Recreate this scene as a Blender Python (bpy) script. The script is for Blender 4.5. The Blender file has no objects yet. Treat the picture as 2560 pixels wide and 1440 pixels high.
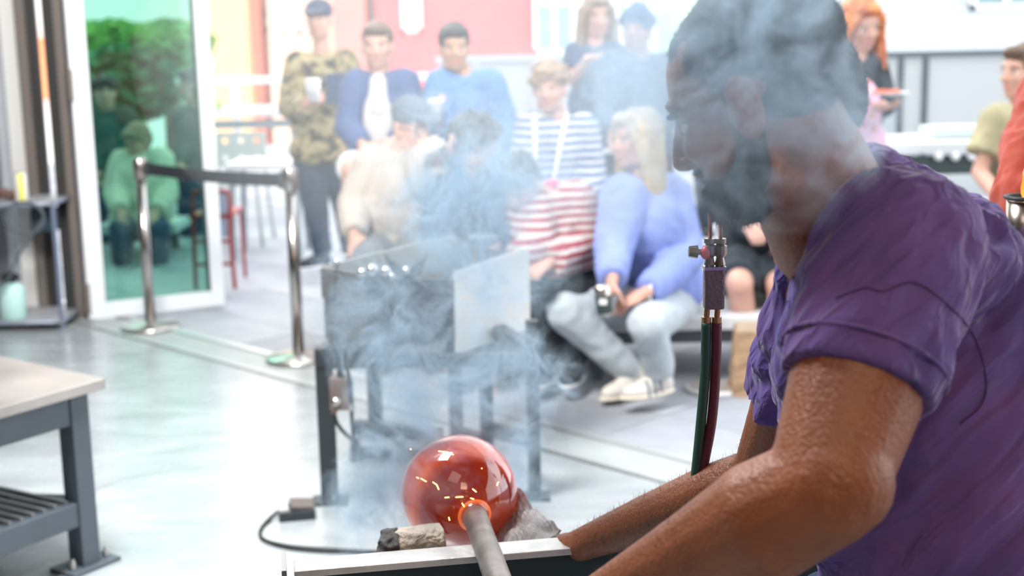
import bpy, bmesh, math, random
import numpy as np
from mathutils import Vector, Matrix, noise
from mathutils.bvhtree import BVHTree

# ------------------------------------------------------------------ camera
F = 3400.0; H = 1.50; PITCH = math.atan(633 / F); ROLL = 0.021
fwd = Vector((0, math.cos(PITCH), -math.sin(PITCH))); r0 = Vector((1, 0, 0)); u0 = r0.cross(fwd)
CUP = u0 * math.cos(ROLL) + r0 * math.sin(ROLL); CRT = fwd.cross(CUP)
CP = Vector((0, 0, H))
sc = bpy.context.scene
cam = bpy.data.cameras.new('camera'); co = bpy.data.objects.new('camera', cam); sc.collection.objects.link(co)
cam.sensor_width = 36; cam.lens = F / 2560 * 36; cam.clip_start = 0.05; cam.clip_end = 300
co.matrix_world = Matrix.Translation(CP) @ Matrix((CRT, CUP, -fwd)).transposed().to_4x4()
cam.dof.use_dof = True; cam.dof.focus_distance = 2.0; cam.dof.aperture_fstop = 3.6
sc.camera = co

# ------------------------------------------------------------------ world, exposure
sc.view_settings.view_transform = 'Standard'; sc.view_settings.look = 'None'
sc.view_settings.gamma = 1; sc.view_settings.use_curve_mapping = False
sc.view_settings.exposure = 0.0
w = bpy.data.worlds.new('world'); sc.world = w; w.use_nodes = True
wn = w.node_tree.nodes; wl = w.node_tree.links; wn.clear()
wo = wn.new('ShaderNodeOutputWorld'); bg = wn.new('ShaderNodeBackground'); bg.inputs[1].default_value = 2.85
tc = wn.new('ShaderNodeTexCoord'); nz = wn.new('ShaderNodeTexNoise'); nz.inputs['Scale'].default_value = 2.2
rp = wn.new('ShaderNodeValToRGB'); rp.color_ramp.elements[0].color = (.74, .86, 1, 1); rp.color_ramp.elements[1].color = (1, .99, .96, 1)
rp.color_ramp.elements[0].position = .35; rp.color_ramp.elements[1].position = .62
wl.new(tc.outputs['Generated'], nz.inputs['Vector']); wl.new(nz.outputs[0], rp.inputs[0]); wl.new(rp.outputs[0], bg.inputs[0]); wl.new(bg.outputs[0], wo.inputs[0])

def area(name, loc, target, size, power, col, sy=None):
    l = bpy.data.lights.new(name, 'AREA'); l.energy = power; l.color = col; l.size = size
    if sy: l.shape = 'RECTANGLE'; l.size_y = sy
    o = bpy.data.objects.new(name, l); sc.collection.objects.link(o); o.location = loc
    o.rotation_euler = (Vector(target) - Vector(loc)).to_track_quat('-Z', 'Y').to_euler()
    return o
area('furnace_glow', (0.55, -0.2, 2.3), (0.75, 1.4, 1.0), 0.7, 15, (1.0, .66, .42))
area('ceiling_lamp', (-0.4, 0.3, 3.15), (0.6, 1.7, 0.8), 1.2, 8, (1.0, .93, .88))
area('fill_light_door', (-1.2, 3.6, 3.3), (-2.0, 7.0, 1.2), 1.2, 330, (1.0, .97, .94))  # added fill light, brightens the door leaf and column; no real fixture
area('fill_light_smoke', (-1.0, 2.9, 3.3), (0.1, 2.3, 1.0), 0.9, 140, (.94, .97, 1.0))  # added fill light to whiten the smoke, not a fixture of the shop
sn = bpy.data.lights.new('sun', 'SUN'); sn.energy = 1.6; sn.angle = math.radians(25); sn.color = (1, .95, .87)
so = bpy.data.objects.new('sun', sn); sc.collection.objects.link(so); so.rotation_euler = (math.radians(48), 0, math.radians(205))

sc.cycles.use_denoising = True
sc.cycles.max_bounces = 6; sc.cycles.diffuse_bounces = 3; sc.cycles.glossy_bounces = 3; sc.cycles.transmission_bounces = 5
sc.cycles.volume_bounces = 2; sc.cycles.volume_step_rate = 3.0; sc.cycles.volume_max_steps = 200; sc.cycles.transparent_max_bounces = 8; sc.cycles.use_adaptive_sampling = True
sc.cycles.adaptive_threshold = 0.05; sc.cycles.sample_clamp_indirect = 4; sc.cycles.caustics_reflective = False; sc.cycles.caustics_refractive = False

# ------------------------------------------------------------------ helpers
def ray(px, py): return fwd * F + CRT * (px - 1280) + CUP * (720 - py)
def at(px, py, y):
    d = ray(px, py); return CP + d * (y / d.y)
def gnd(px, py, z=0.0):
    d = ray(px, py); return CP + d * ((z - H) / d.z)
UV_U = Vector((.7071, -.7071, 0)); UV_V = Vector((.7071, .7071, 0))     # building axes: along the threshold, outwards
def bw(u, v, z=0): return UV_U * u + UV_V * v + Vector((0, 0, z))

def nt(m): return m.node_tree.nodes, m.node_tree.links
_m = {}
def mat(name, col, rough=.6, metal=0, bump=0, bscale=40, var=0, vscale=5, **kw):
    if name in _m: return _m[name]
    m = bpy.data.materials.new(name); m.use_nodes = True; n, l = nt(m); p = n['Principled BSDF']
    p.inputs['Base Color'].default_value = (*col, 1); p.inputs['Roughness'].default_value = rough; p.inputs['Metallic'].default_value = metal
    for k, v in kw.items():
        p.inputs[k.replace('_', ' ')].default_value = v if not isinstance(v, tuple) else (*v, 1)
    t = n.new('ShaderNodeTexCoord')
    if var:
        a = n.new('ShaderNodeTexNoise'); a.inputs['Scale'].default_value = vscale; a.inputs['Detail'].default_value = 4
        r = n.new('ShaderNodeValToRGB')
        r.color_ramp.elements[0].color = (*[c * (1 - var) for c in col], 1); r.color_ramp.elements[1].color = (*[min(1, c * (1 + var)) for c in col], 1)
        r.color_ramp.elements[0].position = .3; r.color_ramp.elements[1].position = .7
        l.new(t.outputs['Object'], a.inputs['Vector']); l.new(a.outputs[0], r.inputs[0]); l.new(r.outputs[0], p.inputs['Base Color'])
    if bump:
        a = n.new('ShaderNodeTexNoise'); a.inputs['Scale'].default_value = bscale; a.inputs['Detail'].default_value = 3
        b = n.new('ShaderNodeBump'); b.inputs['Strength'].default_value = bump; b.inputs['Distance'].default_value = .01
        l.new(t.outputs['Object'], a.inputs['Vector']); l.new(a.outputs[0], b.inputs['Height']); l.new(b.outputs[0], p.inputs['Normal'])
    _m[name] = m; return m

def ramp_mat(name, kind, scale, stops, rough=.85, const=True, axis=None, dist=0, vec='Object', detail=3):
    """colour bands from a noise / wave / voronoi pattern; stops = [(pos, colour)]"""
    if name in _m: return _m[name]
    m = bpy.data.materials.new(name); m.use_nodes = True; n, l = nt(m); p = n['Principled BSDF']; p.inputs['Roughness'].default_value = rough
    t = n.new('ShaderNodeTexCoord')
    if kind == 'wave':
        x = n.new('ShaderNodeTexWave'); x.bands_direction = axis or 'Z'; x.inputs['Distortion'].default_value = dist; x.inputs['Detail'].default_value = 1
        x.inputs['Detail Scale'].default_value = .6; out = x.outputs['Fac']
    elif kind == 'voronoi': x = n.new('ShaderNodeTexVoronoi'); out = x.outputs['Distance']
    else: x = n.new('ShaderNodeTexNoise'); x.inputs['Detail'].default_value = detail; out = x.outputs[0]
    x.inputs['Scale'].default_value = scale
    r = n.new('ShaderNodeValToRGB'); r.color_ramp.interpolation = 'CONSTANT' if const else 'LINEAR'
    e = r.color_ramp.elements
    while len(e) < len(stops): e.new(.5)
    for q, (po, c) in zip(e, stops): q.position = po; q.color = (*c, 1)
    l.new(t.outputs[vec], x.inputs['Vector']); l.new(out, r.inputs[0]); l.new(r.outputs[0], p.inputs['Base Color'])
    _m[name] = m; return m

def link(name, me, m=None, parent=None, smooth=False):
    o = bpy.data.objects.new(name, me); sc.collection.objects.link(o)
    if m: me.materials.append(m)
    if smooth: me.shade_smooth()
    if parent: o.parent = parent
    return o
def fin(name, bm, m=None, parent=None, smooth=False, bevel=0):
    if bevel:
        bmesh.ops.bevel(bm, geom=[e for e in bm.edges if e.calc_face_angle(0) > .5], offset=bevel, segments=2, affect='EDGES', profile=.6)
    me = bpy.data.meshes.new(name); bm.to_mesh(me); bm.free()
    return link(name, me, m, parent, smooth)
def tag(o, label=None, cat=None, group=None, kind=None):
    if label: o['label'] = label
    if cat: o['category'] = cat
    if group: o['group'] = group
    if kind: o['kind'] = kind
    return o
def root(name, loc, label, cat, group=None):
    o = bpy.data.objects.new(name, None); sc.collection.objects.link(o); o.empty_display_size = .1
    o.location = loc; tag(o, label, cat, group)
    return o
def under(o, parent):              # geometry is made in world space: parent without moving it
    o.parent = parent; o.matrix_parent_inverse = Matrix.Translation(parent.location).inverted() if parent.parent is None else Matrix()
    return o
def frame_of(d, ref=Vector((0, 0, 1))):
    d = d.normalized(); s = d.cross(ref)
    if s.length < 1e-4: s = d.cross(Vector((1, 0, 0)))
    s.normalize(); return s, s.cross(d).normalized(), d
def box(bm, c, s, rot=None):
    r = bmesh.ops.create_cube(bm, size=1); R = rot.to_4x4() if rot is not None else Matrix()
    bmesh.ops.transform(bm, matrix=Matrix.Translation(c) @ R @ Matrix.Diagonal((*s, 1)), verts=r['verts'])
    return r['verts']
def bar(bm, a, b, wx, wy=None, ref=Vector((0, 0, 1))):
    a = Vector(a); b = Vector(b); x, y, z = frame_of(b - a, ref)
    box(bm, (a + b) / 2, (wx, wy or wx, (b - a).length), Matrix((x, y, z)).transposed())
def cyl(bm, a, b, ra, rb=None, seg=16, caps=True):
    a = Vector(a); b = Vector(b); x, y, z = frame_of(b - a); rb = ra if rb is None else rb; rb = max(rb, 1e-5); V = bm.verts.new; f = bm.faces.new
    cs = [(x * math.cos(k * 2 * math.pi / seg) + y * math.sin(k * 2 * math.pi / seg)) for k in range(seg)]
    p = [V(a + c * ra) for c in cs]; q = [V(b + c * rb) for c in cs]
    for k in range(seg): f((p[k], p[k - 1], q[k - 1], q[k]))
    if caps: f(p); f(q[::-1])
_sph = {}
def ell(bm, c, r, ax=None, seg=16):
    if isinstance(r, (int, float)): r = (r, r, r)
    vs = max(6, seg * 2 // 3); key = (seg, vs)
    if key not in _sph:
        _sph[key] = [[(math.sin(math.pi * i / vs) * math.cos(2 * math.pi * k / seg), math.sin(math.pi * i / vs) * math.sin(2 * math.pi * k / seg), math.cos(math.pi * i / vs)) for k in range(seg)] for i in range(1, vs)]
    X, Y, Z = ax if ax else (Vector((1, 0, 0)), Vector((0, 1, 0)), Vector((0, 0, 1))); X = X * r[0]; Y = Y * r[1]; Z = Z * r[2]; c = Vector(c); V = bm.verts.new; f = bm.faces.new
    flip = X.cross(Y).dot(Z) < 0; R = [[V(c + X * t[0] + Y * t[1] + Z * t[2]) for t in row] for row in _sph[key]]; top = V(c + Z); bot = V(c - Z)
    def F_(*q): f(q[::-1] if flip else q)
    for k in range(seg):
        k1 = (k + 1) % seg; F_(top, R[0][k], R[0][k1]); F_(bot, R[-1][k1], R[-1][k])
        for a, b in zip(R, R[1:]): F_(a[k], b[k], b[k1], a[k1])
def cap(bm, a, b, ra, rb=None, seg=14):
    rb = ra if rb is None else rb
    cyl(bm, a, b, ra, rb, seg); ell(bm, a, ra, seg=seg); ell(bm, b, rb, seg=seg)
def chain(bm, pts, rad):
    for i in range(len(pts) - 1): cap(bm, pts[i], pts[i + 1], rad[i], rad[i + 1])
def tube(bm, pts, r, seg=8, closed=False):
    """one swept tube along a polyline"""
    pts = [Vector(p) for p in pts]; rings = []; x = None
    for i, p in enumerate(pts):
        t = (pts[min(i + 1, len(pts) - 1)] - pts[max(i - 1, 0)]).normalized()
        if x is None: x = frame_of(t)[0]
        x = (x - t * x.dot(t)).normalized(); y = t.cross(x)
        rr = r[i] if isinstance(r, (list, tuple)) else r
        rings.append([bm.verts.new(p + (x * math.cos(k * 2 * math.pi / seg) + y * math.sin(k * 2 * math.pi / seg)) * rr) for k in range(seg)])
    for a, b in zip(rings, rings[1:]):
        for k in range(seg): bm.faces.new((a[k], a[(k + 1) % seg], b[(k + 1) % seg], b[k]))
    bm.faces.new(rings[0][::-1]); bm.faces.new(rings[-1])
def spline(pts, n=8):
    P = [Vector(p) for p in pts]; out = []
    for i in range(len(P) - 1):
        a, b, c, d = P[max(i - 1, 0)], P[i], P[i + 1], P[min(i + 2, len(P) - 1)]
        for k in range(n):
            t = k / n; out.append(.5 * ((2 * b) + (c - a) * t + (2 * a - 5 * b + 4 * c - d) * t * t + (3 * b - a - 3 * c + d) * t ** 3))
    out.append(P[-1]); return out
def lathe(bm, c, prof, axis=Vector((0, 0, 1)), seg=32):
    x, y, z = frame_of(axis); rings = []
    for r, h in prof:
        rings.append([bm.verts.new(Vector(c) + z * h + (x * math.cos(k * 2 * math.pi / seg) + y * math.sin(k * 2 * math.pi / seg)) * r) for k in range(seg)])
    for a, b in zip(rings, rings[1:]):
        for k in range(seg): bm.faces.new((a[k], a[(k + 1) % seg], b[(k + 1) % seg], b[k]))
    bm.faces.new(rings[0][::-1]); bm.faces.new(rings[-1])
def slab(bm, pts, th, nrm=None):
    """a polygon given thickness along its normal"""
    pts = [Vector(p) for p in pts]; n = nrm or (pts[1] - pts[0]).cross(pts[2] - pts[0]).normalized()
    a = [bm.verts.new(p) for p in pts]; b = [bm.verts.new(p + n * th) for p in pts]
    bm.faces.new(a[::-1]); bm.faces.new(b)
    for i in range(len(a)): j = (i + 1) % len(a); bm.faces.new((a[i], a[j], b[j], b[i]))
    bmesh.ops.recalc_face_normals(bm, faces=bm.faces[:])

tmp_scene = bpy.data.scenes.new('work')
def meld(name, bm, voxel, m, parent, smooth=2, disp=None):
    """fuse overlapping solids into one continuous skin"""
    me = bpy.data.meshes.new(name); bm.to_mesh(me); bm.free()
    o = bpy.data.objects.new(name, me); tmp_scene.collection.objects.link(o)
    r = o.modifiers.new('r', 'REMESH'); r.mode = 'VOXEL'; r.voxel_size = voxel
    if smooth: s = o.modifiers.new('s', 'SMOOTH'); s.iterations = smooth; s.factor = .5
    with bpy.context.temp_override(scene=tmp_scene, view_layer=tmp_scene.view_layers[0]):
        dg = bpy.context.evaluated_depsgraph_get(); new = bpy.data.meshes.new_from_object(o.evaluated_get(dg))
    o.modifiers.clear(); tmp_scene.collection.objects.unlink(o); sc.collection.objects.link(o); o.data = new; bpy.data.meshes.remove(me); new.name = name
    if disp:
        nn = np.empty(len(new.vertices) * 3, 'f'); new.vertices.foreach_get('normal', nn)
        for v in new.vertices:
            nv = Vector(nn[v.index * 3:v.index * 3 + 3]); v.co += nv * disp(v.co, nv)
    new.materials.clear()
    for q in (m if isinstance(m, list) else [m]): new.materials.append(q)
    new.shade_smooth()
    if parent: under(o, parent)
    return o
def folds(amp, freq, d=None):
    d = d.normalized() if d else None
    def f(p, n):
        q = p * freq
        if d: q = q - d * (q.dot(d) * .78)
        a = 1 - abs(noise.noise(q + Vector((3, 7, 1)))) * 2.4
        return amp * (a * .7 + noise.noise(p * freq * .45) * 1.0)
    return f

# ------------------------------------------------------------------ materials shared
SKIN_L = mat('skin_fair', (.60, .35, .27), .55, var=.08, Subsurface_Weight=.1)
SKIN_D = mat('skin_brown', (.29, .10, .045), .42, bump=.25, bscale=180, var=.2, vscale=9)
SKIN_M = mat('skin_tan', (.50, .29, .20), .55)
BLACKM = mat('black_steel', (.035, .045, .052), .5, bump=.1)
GREYM = mat('slate_steel', (.10, .125, .15), .5, bump=.1, var=.12)
STEEL = mat('brushed_steel', (.62, .60, .57), .3, 1)
WHITEP = mat('white_paint', (.86, .88, .90), .45)
WHITE = mat('white_plastic', (.9, .9, .9), .4)
DARKE = mat('eye_dark', (.05, .04, .04), .3)
LIPM = mat('lip', (.60, .24, .22), .5)

# ================================================================== SETTING
# interior slab
bm = bmesh.new(); box(bm, (0, 0, 0), (1, 1, 1))
for v in bm.verts: v.co = bw(v.co.x * 22 - 2, v.co.y * 9.45 - 1.275, v.co.z * .2 - .1)
conc = bpy.data.materials.new('polished_concrete'); conc.use_nodes = True; n, l = nt(conc); p = n['Principled BSDF']
t = n.new('ShaderNodeTexCoord'); mp = n.new('ShaderNodeMapping'); mp.inputs['Scale'].default_value = (1, 2.2, 1); mp.inputs['Rotation'].default_value = (0, 0, .6)
a = n.new('ShaderNodeTexNoise'); a.inputs['Scale'].default_value = 1.6; a.inputs['Detail'].default_value = 8; a.inputs['Distortion'].default_value = 1.2
r = n.new('ShaderNodeValToRGB'); r.color_ramp.elements[0].position = .3; r.color_ramp.elements[0].color = (.29, .32, .335, 1); r.color_ramp.elements[1].position = .7; r.color_ramp.elements[1].color = (.46, .50, .52, 1)
vo = n.new('ShaderNodeTexVoronoi'); vo.feature = 'DISTANCE_TO_EDGE'; vo.inputs['Scale'].default_value = .55
wz = n.new('ShaderNodeTexNoise'); wz.inputs['Scale'].default_value = 3; va = n.new('ShaderNodeVectorMath'); va.operation = 'ADD'
vs = n.new('ShaderNodeVectorMath'); vs.operation = 'SCALE'; vs.inputs['Scale'].default_value = .35
cr = n.new('ShaderNodeValToRGB'); cr.color_ramp.elements[0].color = (.55, .52, .5, 1); cr.color_ramp.elements[0].position = 0; cr.color_ramp.elements[1].color = (1, 1, 1, 1); cr.color_ramp.elements[1].position = .008
mx = n.new('ShaderNodeMix'); mx.data_type = 'RGBA'; mx.blend_type = 'MULTIPLY'; mx.inputs[0].default_value = .55
l.new(t.outputs['Object'], mp.inputs[0]); l.new(mp.outputs[0], a.inputs['Vector']); l.new(a.outputs[0], r.inputs[0])
l.new(t.outputs['Object'], wz.inputs['Vector']); l.new(wz.outputs['Color'], vs.inputs[0]); l.new(vs.outputs[0], va.inputs[0]); l.new(t.outputs['Object'], va.inputs[1]); l.new(va.outputs[0], vo.inputs['Vector'])
l.new(vo.outputs['Distance'], cr.inputs[0]); l.new(r.outputs[0], mx.inputs[6]); l.new(cr.outputs[0], mx.inputs[7]); l.new(mx.outputs[2], p.inputs['Base Color'])
b2 = n.new('ShaderNodeTexNoise'); b2.inputs['Scale'].default_value = 9; b2.inputs['Detail'].default_value = 6
rr = n.new('ShaderNodeMapRange'); rr.inputs['To Min'].default_value = .16; rr.inputs['To Max'].default_value = .36
l.new(t.outputs['Object'], b2.inputs['Vector']); l.new(b2.outputs[0], rr.inputs['Value']); l.new(rr.outputs[0], p.inputs['Roughness'])
bp = n.new('ShaderNodeBump'); bp.inputs['Strength'].default_value = .12; bp.inputs['Distance'].default_value = .01; l.new(b2.outputs[0], bp.inputs['Height']); l.new(bp.outputs[0], p.inputs['Normal'])
p.inputs['Specular IOR Level'].default_value = .8
tag(fin('floor', bm, conc), kind='structure')

# threshold strip with the folding door track
bm = bmesh.new(); box(bm, (0, 0, 0), (1, 1, 1))
for v in bm.verts: v.co = bw(v.co.x * 22 - 2, 3.585 + v.co.y * .25, v.co.z * .2 - .097)
thr = tag(fin('trim_1', bm, mat('threshold_concrete', (.40, .43, .43), .45, bump=.2, var=.1)), kind='structure')
for vv, zz, ww in ((3.475, .0065, .022), (3.70, .010, .045)):
    bm = bmesh.new(); box(bm, (0, 0, 0), (1, 1, 1))
    for v in bm.verts: v.co = bw(v.co.x * 22 - 2, vv + v.co.y * ww, zz - .005 + v.co.z * .012)
    link('track_rail', bpy.data.meshes.new('track_rail')) if False else under(fin('track_rail', bm, mat('track_metal', (.62, .64, .65), .4, .6)), thr)

# outdoor deck of square pavers over a dark bed
bm = bmesh.new(); box(bm, (0, 0, 0), (1, 1, 1))
for v in bm.verts: v.co = bw(v.co.x * 26 - 4, 3.71 + (v.co.y + .5) * 9.8, v.co.z * .2 - .145)
deck = tag(fin('terrace_bed', bm, mat('paver_bed', (.10, .10, .11), .9)), kind='structure')
PVM = [mat('paver_%d' % i, c, .7, bump=.25, bscale=120, var=.07, vscale=6) for i, c in enumerate([(.38, .40, .44), (.42, .44, .48), (.35, .37, .41)])]
pm = []
for i in range(3):
    bm = bmesh.new(); box(bm, (0, 0, -.022), (.592, .592, .045)); bmesh.ops.bevel(bm, geom=bm.edges[:], offset=.003, segments=1, affect='EDGES')
    me = bpy.data.meshes.new('paver'); bm.to_mesh(me); bm.free(); me.materials.append(PVM[i]); pm.append(me)
random.seed(4)
def inview(p, margin=250):
    v = p - CP; wv = v.dot(fwd)
    if wv < .3: return False
    x = 1280 + F * v.dot(CRT) / wv; y = 720 - F * v.dot(CUP) / wv
    return -margin < x < 2560 + margin and -margin < y < 1440 + margin
npv = 0
for j in range(0, 16):
    for i in range(-22, 10):
        c = bw(-3.28 + .3 + i * .6, 4.12 - .3 + j * .6 if j else 3.915, 0)
        if j == 0: c = bw(-3.28 + .3 + i * .6, 3.915)
        if not inview(c, 300): continue
        o = bpy.data.objects.new('paver', pm[(i * 7 + j * 5) % 3]); sc.collection.objects.link(o); o.parent = deck
        o.location = c + Vector((0, 0, random.uniform(-.002, .0015))); o.rotation_euler = (0, 0, -math.pi / 4)
        if j == 0: o.scale = (1, .68, 1)
        npv += 1

# interior shell: ceiling, back wall, side walls, header above the opening
WALLG = mat('wall_grey', (.42, .44, .47), .8, bump=.15, var=.05)
WALLD = mat('wall_shop', (.16, .16, .17), .85)
def shell(name, u0_, u1_, v0_, v1_, z0, z1, m):
    bm = bmesh.new(); box(bm, (0, 0, 0), (1, 1, 1))
    for v in bm.verts: v.co = bw(u0_ + (v.co.x + .5) * (u1_ - u0_), v0_ + (v.co.y + .5) * (v1_ - v0_), z0 + (v.co.z + .5) * (z1 - z0))
    return tag(fin(name, bm, m), kind='structure')
shell('ceiling', -13, 9, -6, 3.75, 3.45, 3.6, WALLD)
shell('wall_back', -13, 9, -6.1, -6, 0, 3.45, WALLD)
shell('wall_right', 6.0, 6.1, -6, 3.5, 0, 3.45, WALLD)
shell('wall_left', -13, -12.9, -6, 3.5, 0, 3.45, WALLD)
shell('wall_front', -13, -7.45, 3.40, 3.62, 0, 3.45, WALLG)
shell('trim_2', -7.22, 6.0, 3.45, 3.75, 3.05, 3.45, WALLD)

# white column and bronze door jamb stack at the left of the opening
bm = bmesh.new(); A = gnd(66, 800); 
ca = gnd(75, 815)
def post(name, px0, px1, pyb, y, m, h=3.05, depth=.08, kind='structure', parent=None, base=0):
    a = at(px0, pyb, y); b_ = at(px1, pyb, y); bm = bmesh.new()
    x0, x1 = a.x, b_.x
    box(bm, ((x0 + x1) / 2, y + depth / 2, base + (h - base) / 2), (x1 - x0, depth, h - base))
    o = fin(name, bm, m, bevel=.004)
    if parent: under(o, parent)
    elif kind: tag(o, kind=kind)
    return o
def vfix(px_top, py_top, px_bot, py_bot): pass
BRONZE = mat('bronze_frame', (.22, .19, .17), .5, .2, bump=.1); BRONZD = mat('bronze_dark', (.045, .045, .045), .5)
post('trim_3', 62, 98, 790, 7.55, mat('column_white', (.80, .80, .78), .6), depth=.05)
post('trim_4', 98, 122, 790, 7.50, BRONZE, depth=.05)
post('trim_5', 122, 133, 790, 7.54, BRONZD, depth=.03)
post('trim_6', 133, 150, 790, 7.52, BRONZD, depth=.03)
post('trim_7', 166, 192, 800, 7.45, BRONZD, depth=.02)
post('trim_8', 192, 214, 800, 7.40, BRONZE, depth=.12)
post('trim_9', 214, 224, 803, 7.38, BRONZD, depth=.08)

# open glazed leaf of the folding door
DA, DB = gnd(222, 806), gnd(560, 768); dd = (DB - DA).normalized(); dn = Vector((-dd.y, dd.x, 0))
L = (DB - DA).length
glassm = bpy.data.materials.new('tinted_glass'); glassm.use_nodes = True; n, l = nt(glassm); n.clear()
o_ = n.new('ShaderNodeOutputMaterial'); tr = n.new('ShaderNodeBsdfTransparent'); tr.inputs[0].default_value = (.50, .74, .66, 1)
gl = n.new('ShaderNodeBsdfGlossy'); gl.inputs[0].default_value = (.85, 1, .93, 1); gl.inputs['Roughness'].default_value = .03
fr = n.new('ShaderNodeFresnel'); fr.inputs[0].default_value = 1.55; ms = n.new('ShaderNodeMixShader')
l.new(fr.outputs[0], ms.inputs[0]); l.new(tr.outputs[0], ms.inputs[1]); l.new(gl.outputs[0], ms.inputs[2]); l.new(ms.outputs[0], o_.inputs[0])
def leafbox(name, s0, s1, z0, z1, th, m, parent=None, off=0):
    bm = bmesh.new(); R = Matrix((dd, dn, Vector((0, 0, 1)))).transposed()
    box(bm, DA + dd * ((s0 + s1) / 2) + dn * off + Vector((0, 0, (z0 + z1) / 2)), (s1 - s0, th, z1 - z0), R)
    o = fin(name, bm, m, bevel=.004 if th > .02 else 0)
    if parent: under(o, parent)
    return o
fr_ = mat('door_white', (.84, .87, .90), .4)
door = leafbox('door_1', 0, .095, .02, 3.0, .06, fr_); tag(door, kind='structure')
leafbox('door_stile', L - .075, L, .02, 3.0, .06, fr_, door)
leafbox('door_rail', .095, L - .075, .02, .105, .06, fr_, door)
leafbox('door_rail', .095, L - .075, 2.9, 3.0, .06, fr_, door)
leafbox('door_pane', .095, L - .075, .105, 2.9, .012, glassm, door)
leafbox('door_gasket', .095, .10, .105, 2.9, .045, mat('gasket', (.05, .09, .08), .6), door)
leafbox('door_gasket', L - .085, L - .075, .105, 2.9, .05, mat('gasket', (.05, .09, .08), .6), door)
leafbox('door_hinge', -.012, .012, .05, .22, .08, BRONZE, door)
leafbox('door_hinge', -.012, .012, 1.2, 1.37, .08, BRONZE, door)
# sprinkle of planting and towers behind the glass is outdoors, below

# ================================================================== FAR BUILDINGS
def P(c, r=.8, v=.05): return mat('paint_%02d%02d%02d' % tuple(int(x * 99) for x in c), c, r, var=v, vscale=1.2)
def facade(rt, px0, px1, py0, py1, y, c, name='wall_panel', depth=.5, parts=True):
    a = at(px0, py1, y); b_ = at(px1, py0, y); bm = bmesh.new()
    box(bm, ((a.x + b_.x) / 2, y + depth / 2, (a.z + b_.z) / 2), (abs(b_.x - a.x), depth, abs(b_.z - a.z)))
    return under(fin(name, bm, P(c) if isinstance(c, tuple) else c), rt)
def windw(rt, px0, px1, py0, py1, y, pc=(.42, .60, .58), fc=(.82, .83, .80), cols=1, rows=1):
    a = at(px0, py1, y); b_ = at(px1, py0, y); x0, x1, z0, z1 = a.x, b_.x, a.z, b_.z; t_ = .07
    bm = bmesh.new()
    for (xa, xb, za, zb) in ((x0, x1, z0, z0 + t_), (x0, x1, z1 - t_, z1), (x0, x0 + t_, z0, z1), (x1 - t_, x1, z0, z1)):
        box(bm, ((xa + xb) / 2, y, (za + zb) / 2), (xb - xa, .12, zb - za))
    for i in range(1, cols): xx = x0 + (x1 - x0) * i / cols; box(bm, (xx, y, (z0 + z1) / 2), (t_, .1, z1 - z0))
    for i in range(1, rows): zz = z0 + (z1 - z0) * i / rows; box(bm, ((x0 + x1) / 2, y, zz), (x1 - x0, .1, t_))
    wf = under(fin('window_frame', bm, P(fc)), rt); wf.name = 'window'
    gm = mat('pane_%02d' % int(pc[1] * 99), pc, .15)
    for i in range(cols):
        for j in range(rows):
            xa = x0 + (x1 - x0) * (i + .5) / cols; zc = z0 + (z1 - z0) * (j + .5) / rows; bm = bmesh.new()
            box(bm, (xa, y + .03, zc), ((x1 - x0) / cols - .02, .02, (z1 - z0) / rows - .02)); pn = fin('pane', bm, gm)
            pn.parent = wf
TOP = -420; BY = 24.0
b = root('apartment_building', (-3, BY, -4), 'orange and salmon apartment facade behind the left railing', 'building')
facade(b, -900, 545, TOP, 430, BY + .6, (.90, .86, .82))
facade(b, 60, 128, 95, 250, BY + .4, (.92, .36, .16)); facade(b, 545, 590, TOP, 430, BY - .1, (.92, .52, .26))
facade(b, 590, 625, TOP, 430, BY + .3, (.80, .26, .18))
facade(b, 625, 690, TOP, 430, BY + .8, (.84, .86, .86))
facade(b, 690, 850, TOP, 430, BY + .2, (.90, .60, .44))
windw(b, 640, 668, 30, 78, BY + .76, (.40, .55, .52)); windw(b, 708, 745, -30, 84, BY + .16, (.72, .76, .72))
windw(b, 650, 680, 200, 270, BY + .76, (.55, .72, .72))
b = root('brick_building', (1, BY, -4), 'wide red brick building with pale windows behind the smoke', 'building')
facade(b, 850, 895, TOP, 430, BY + .0, (.78, .26, .22)); facade(b, 895, 955, TOP, 430, BY + .7, (.78, .80, .78))
facade(b, 955, 1335, TOP, 430, BY + .1, (.72, .17, .17))
windw(b, 1005, 1052, -40, 82, BY + .06, (.62, .70, .68)); windw(b, 1335, 1435, -120, 135, BY - .1, (.33, .52, .55), cols=2, rows=2)
facade(b, 1335, 1435, TOP, -120, BY + .1, (.82, .80, .74)); facade(b, 1335, 1435, 135, 430, BY + .1, (.82, .80, .74))
b = root('green_building', (5, BY, -4), 'cream and light green building behind the person in the beanie', 'building')
facade(b, 1435, 1625, TOP, 430, BY + .3, (.86, .84, .72)); facade(b, 1625, 1645, TOP, 430, BY - .1, (.9, .92, .9)); facade(b, 1645, 2060, TOP, 430, BY + .2, (.66, .86, .48))
windw(b, 1540, 1570, -60, 60, BY + .2, (.30, .60, .42))
b = root('grey_building', (9, 19, -4), 'pale grey clapboard building with one dark window at the upper right', 'building')
a_ = at(2060, 430, 19); b_ = at(3400, TOP, 19)
for i in range(36):
    z0 = a_.z + (b_.z - a_.z) * i / 36; bm = bmesh.new(); hh = (b_.z - a_.z) / 36
    box(bm, ((a_.x + b_.x) / 2, 19.2 + .01 * (i % 2), z0 + hh / 2), (b_.x - a_.x, .3, hh - .012)); under(fin('plank', bm, P((.44, .48, .50))), b)
windw(b, 2425, 2700, -120, 26, 19.0, (.26, .36, .38), cols=3)

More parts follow.
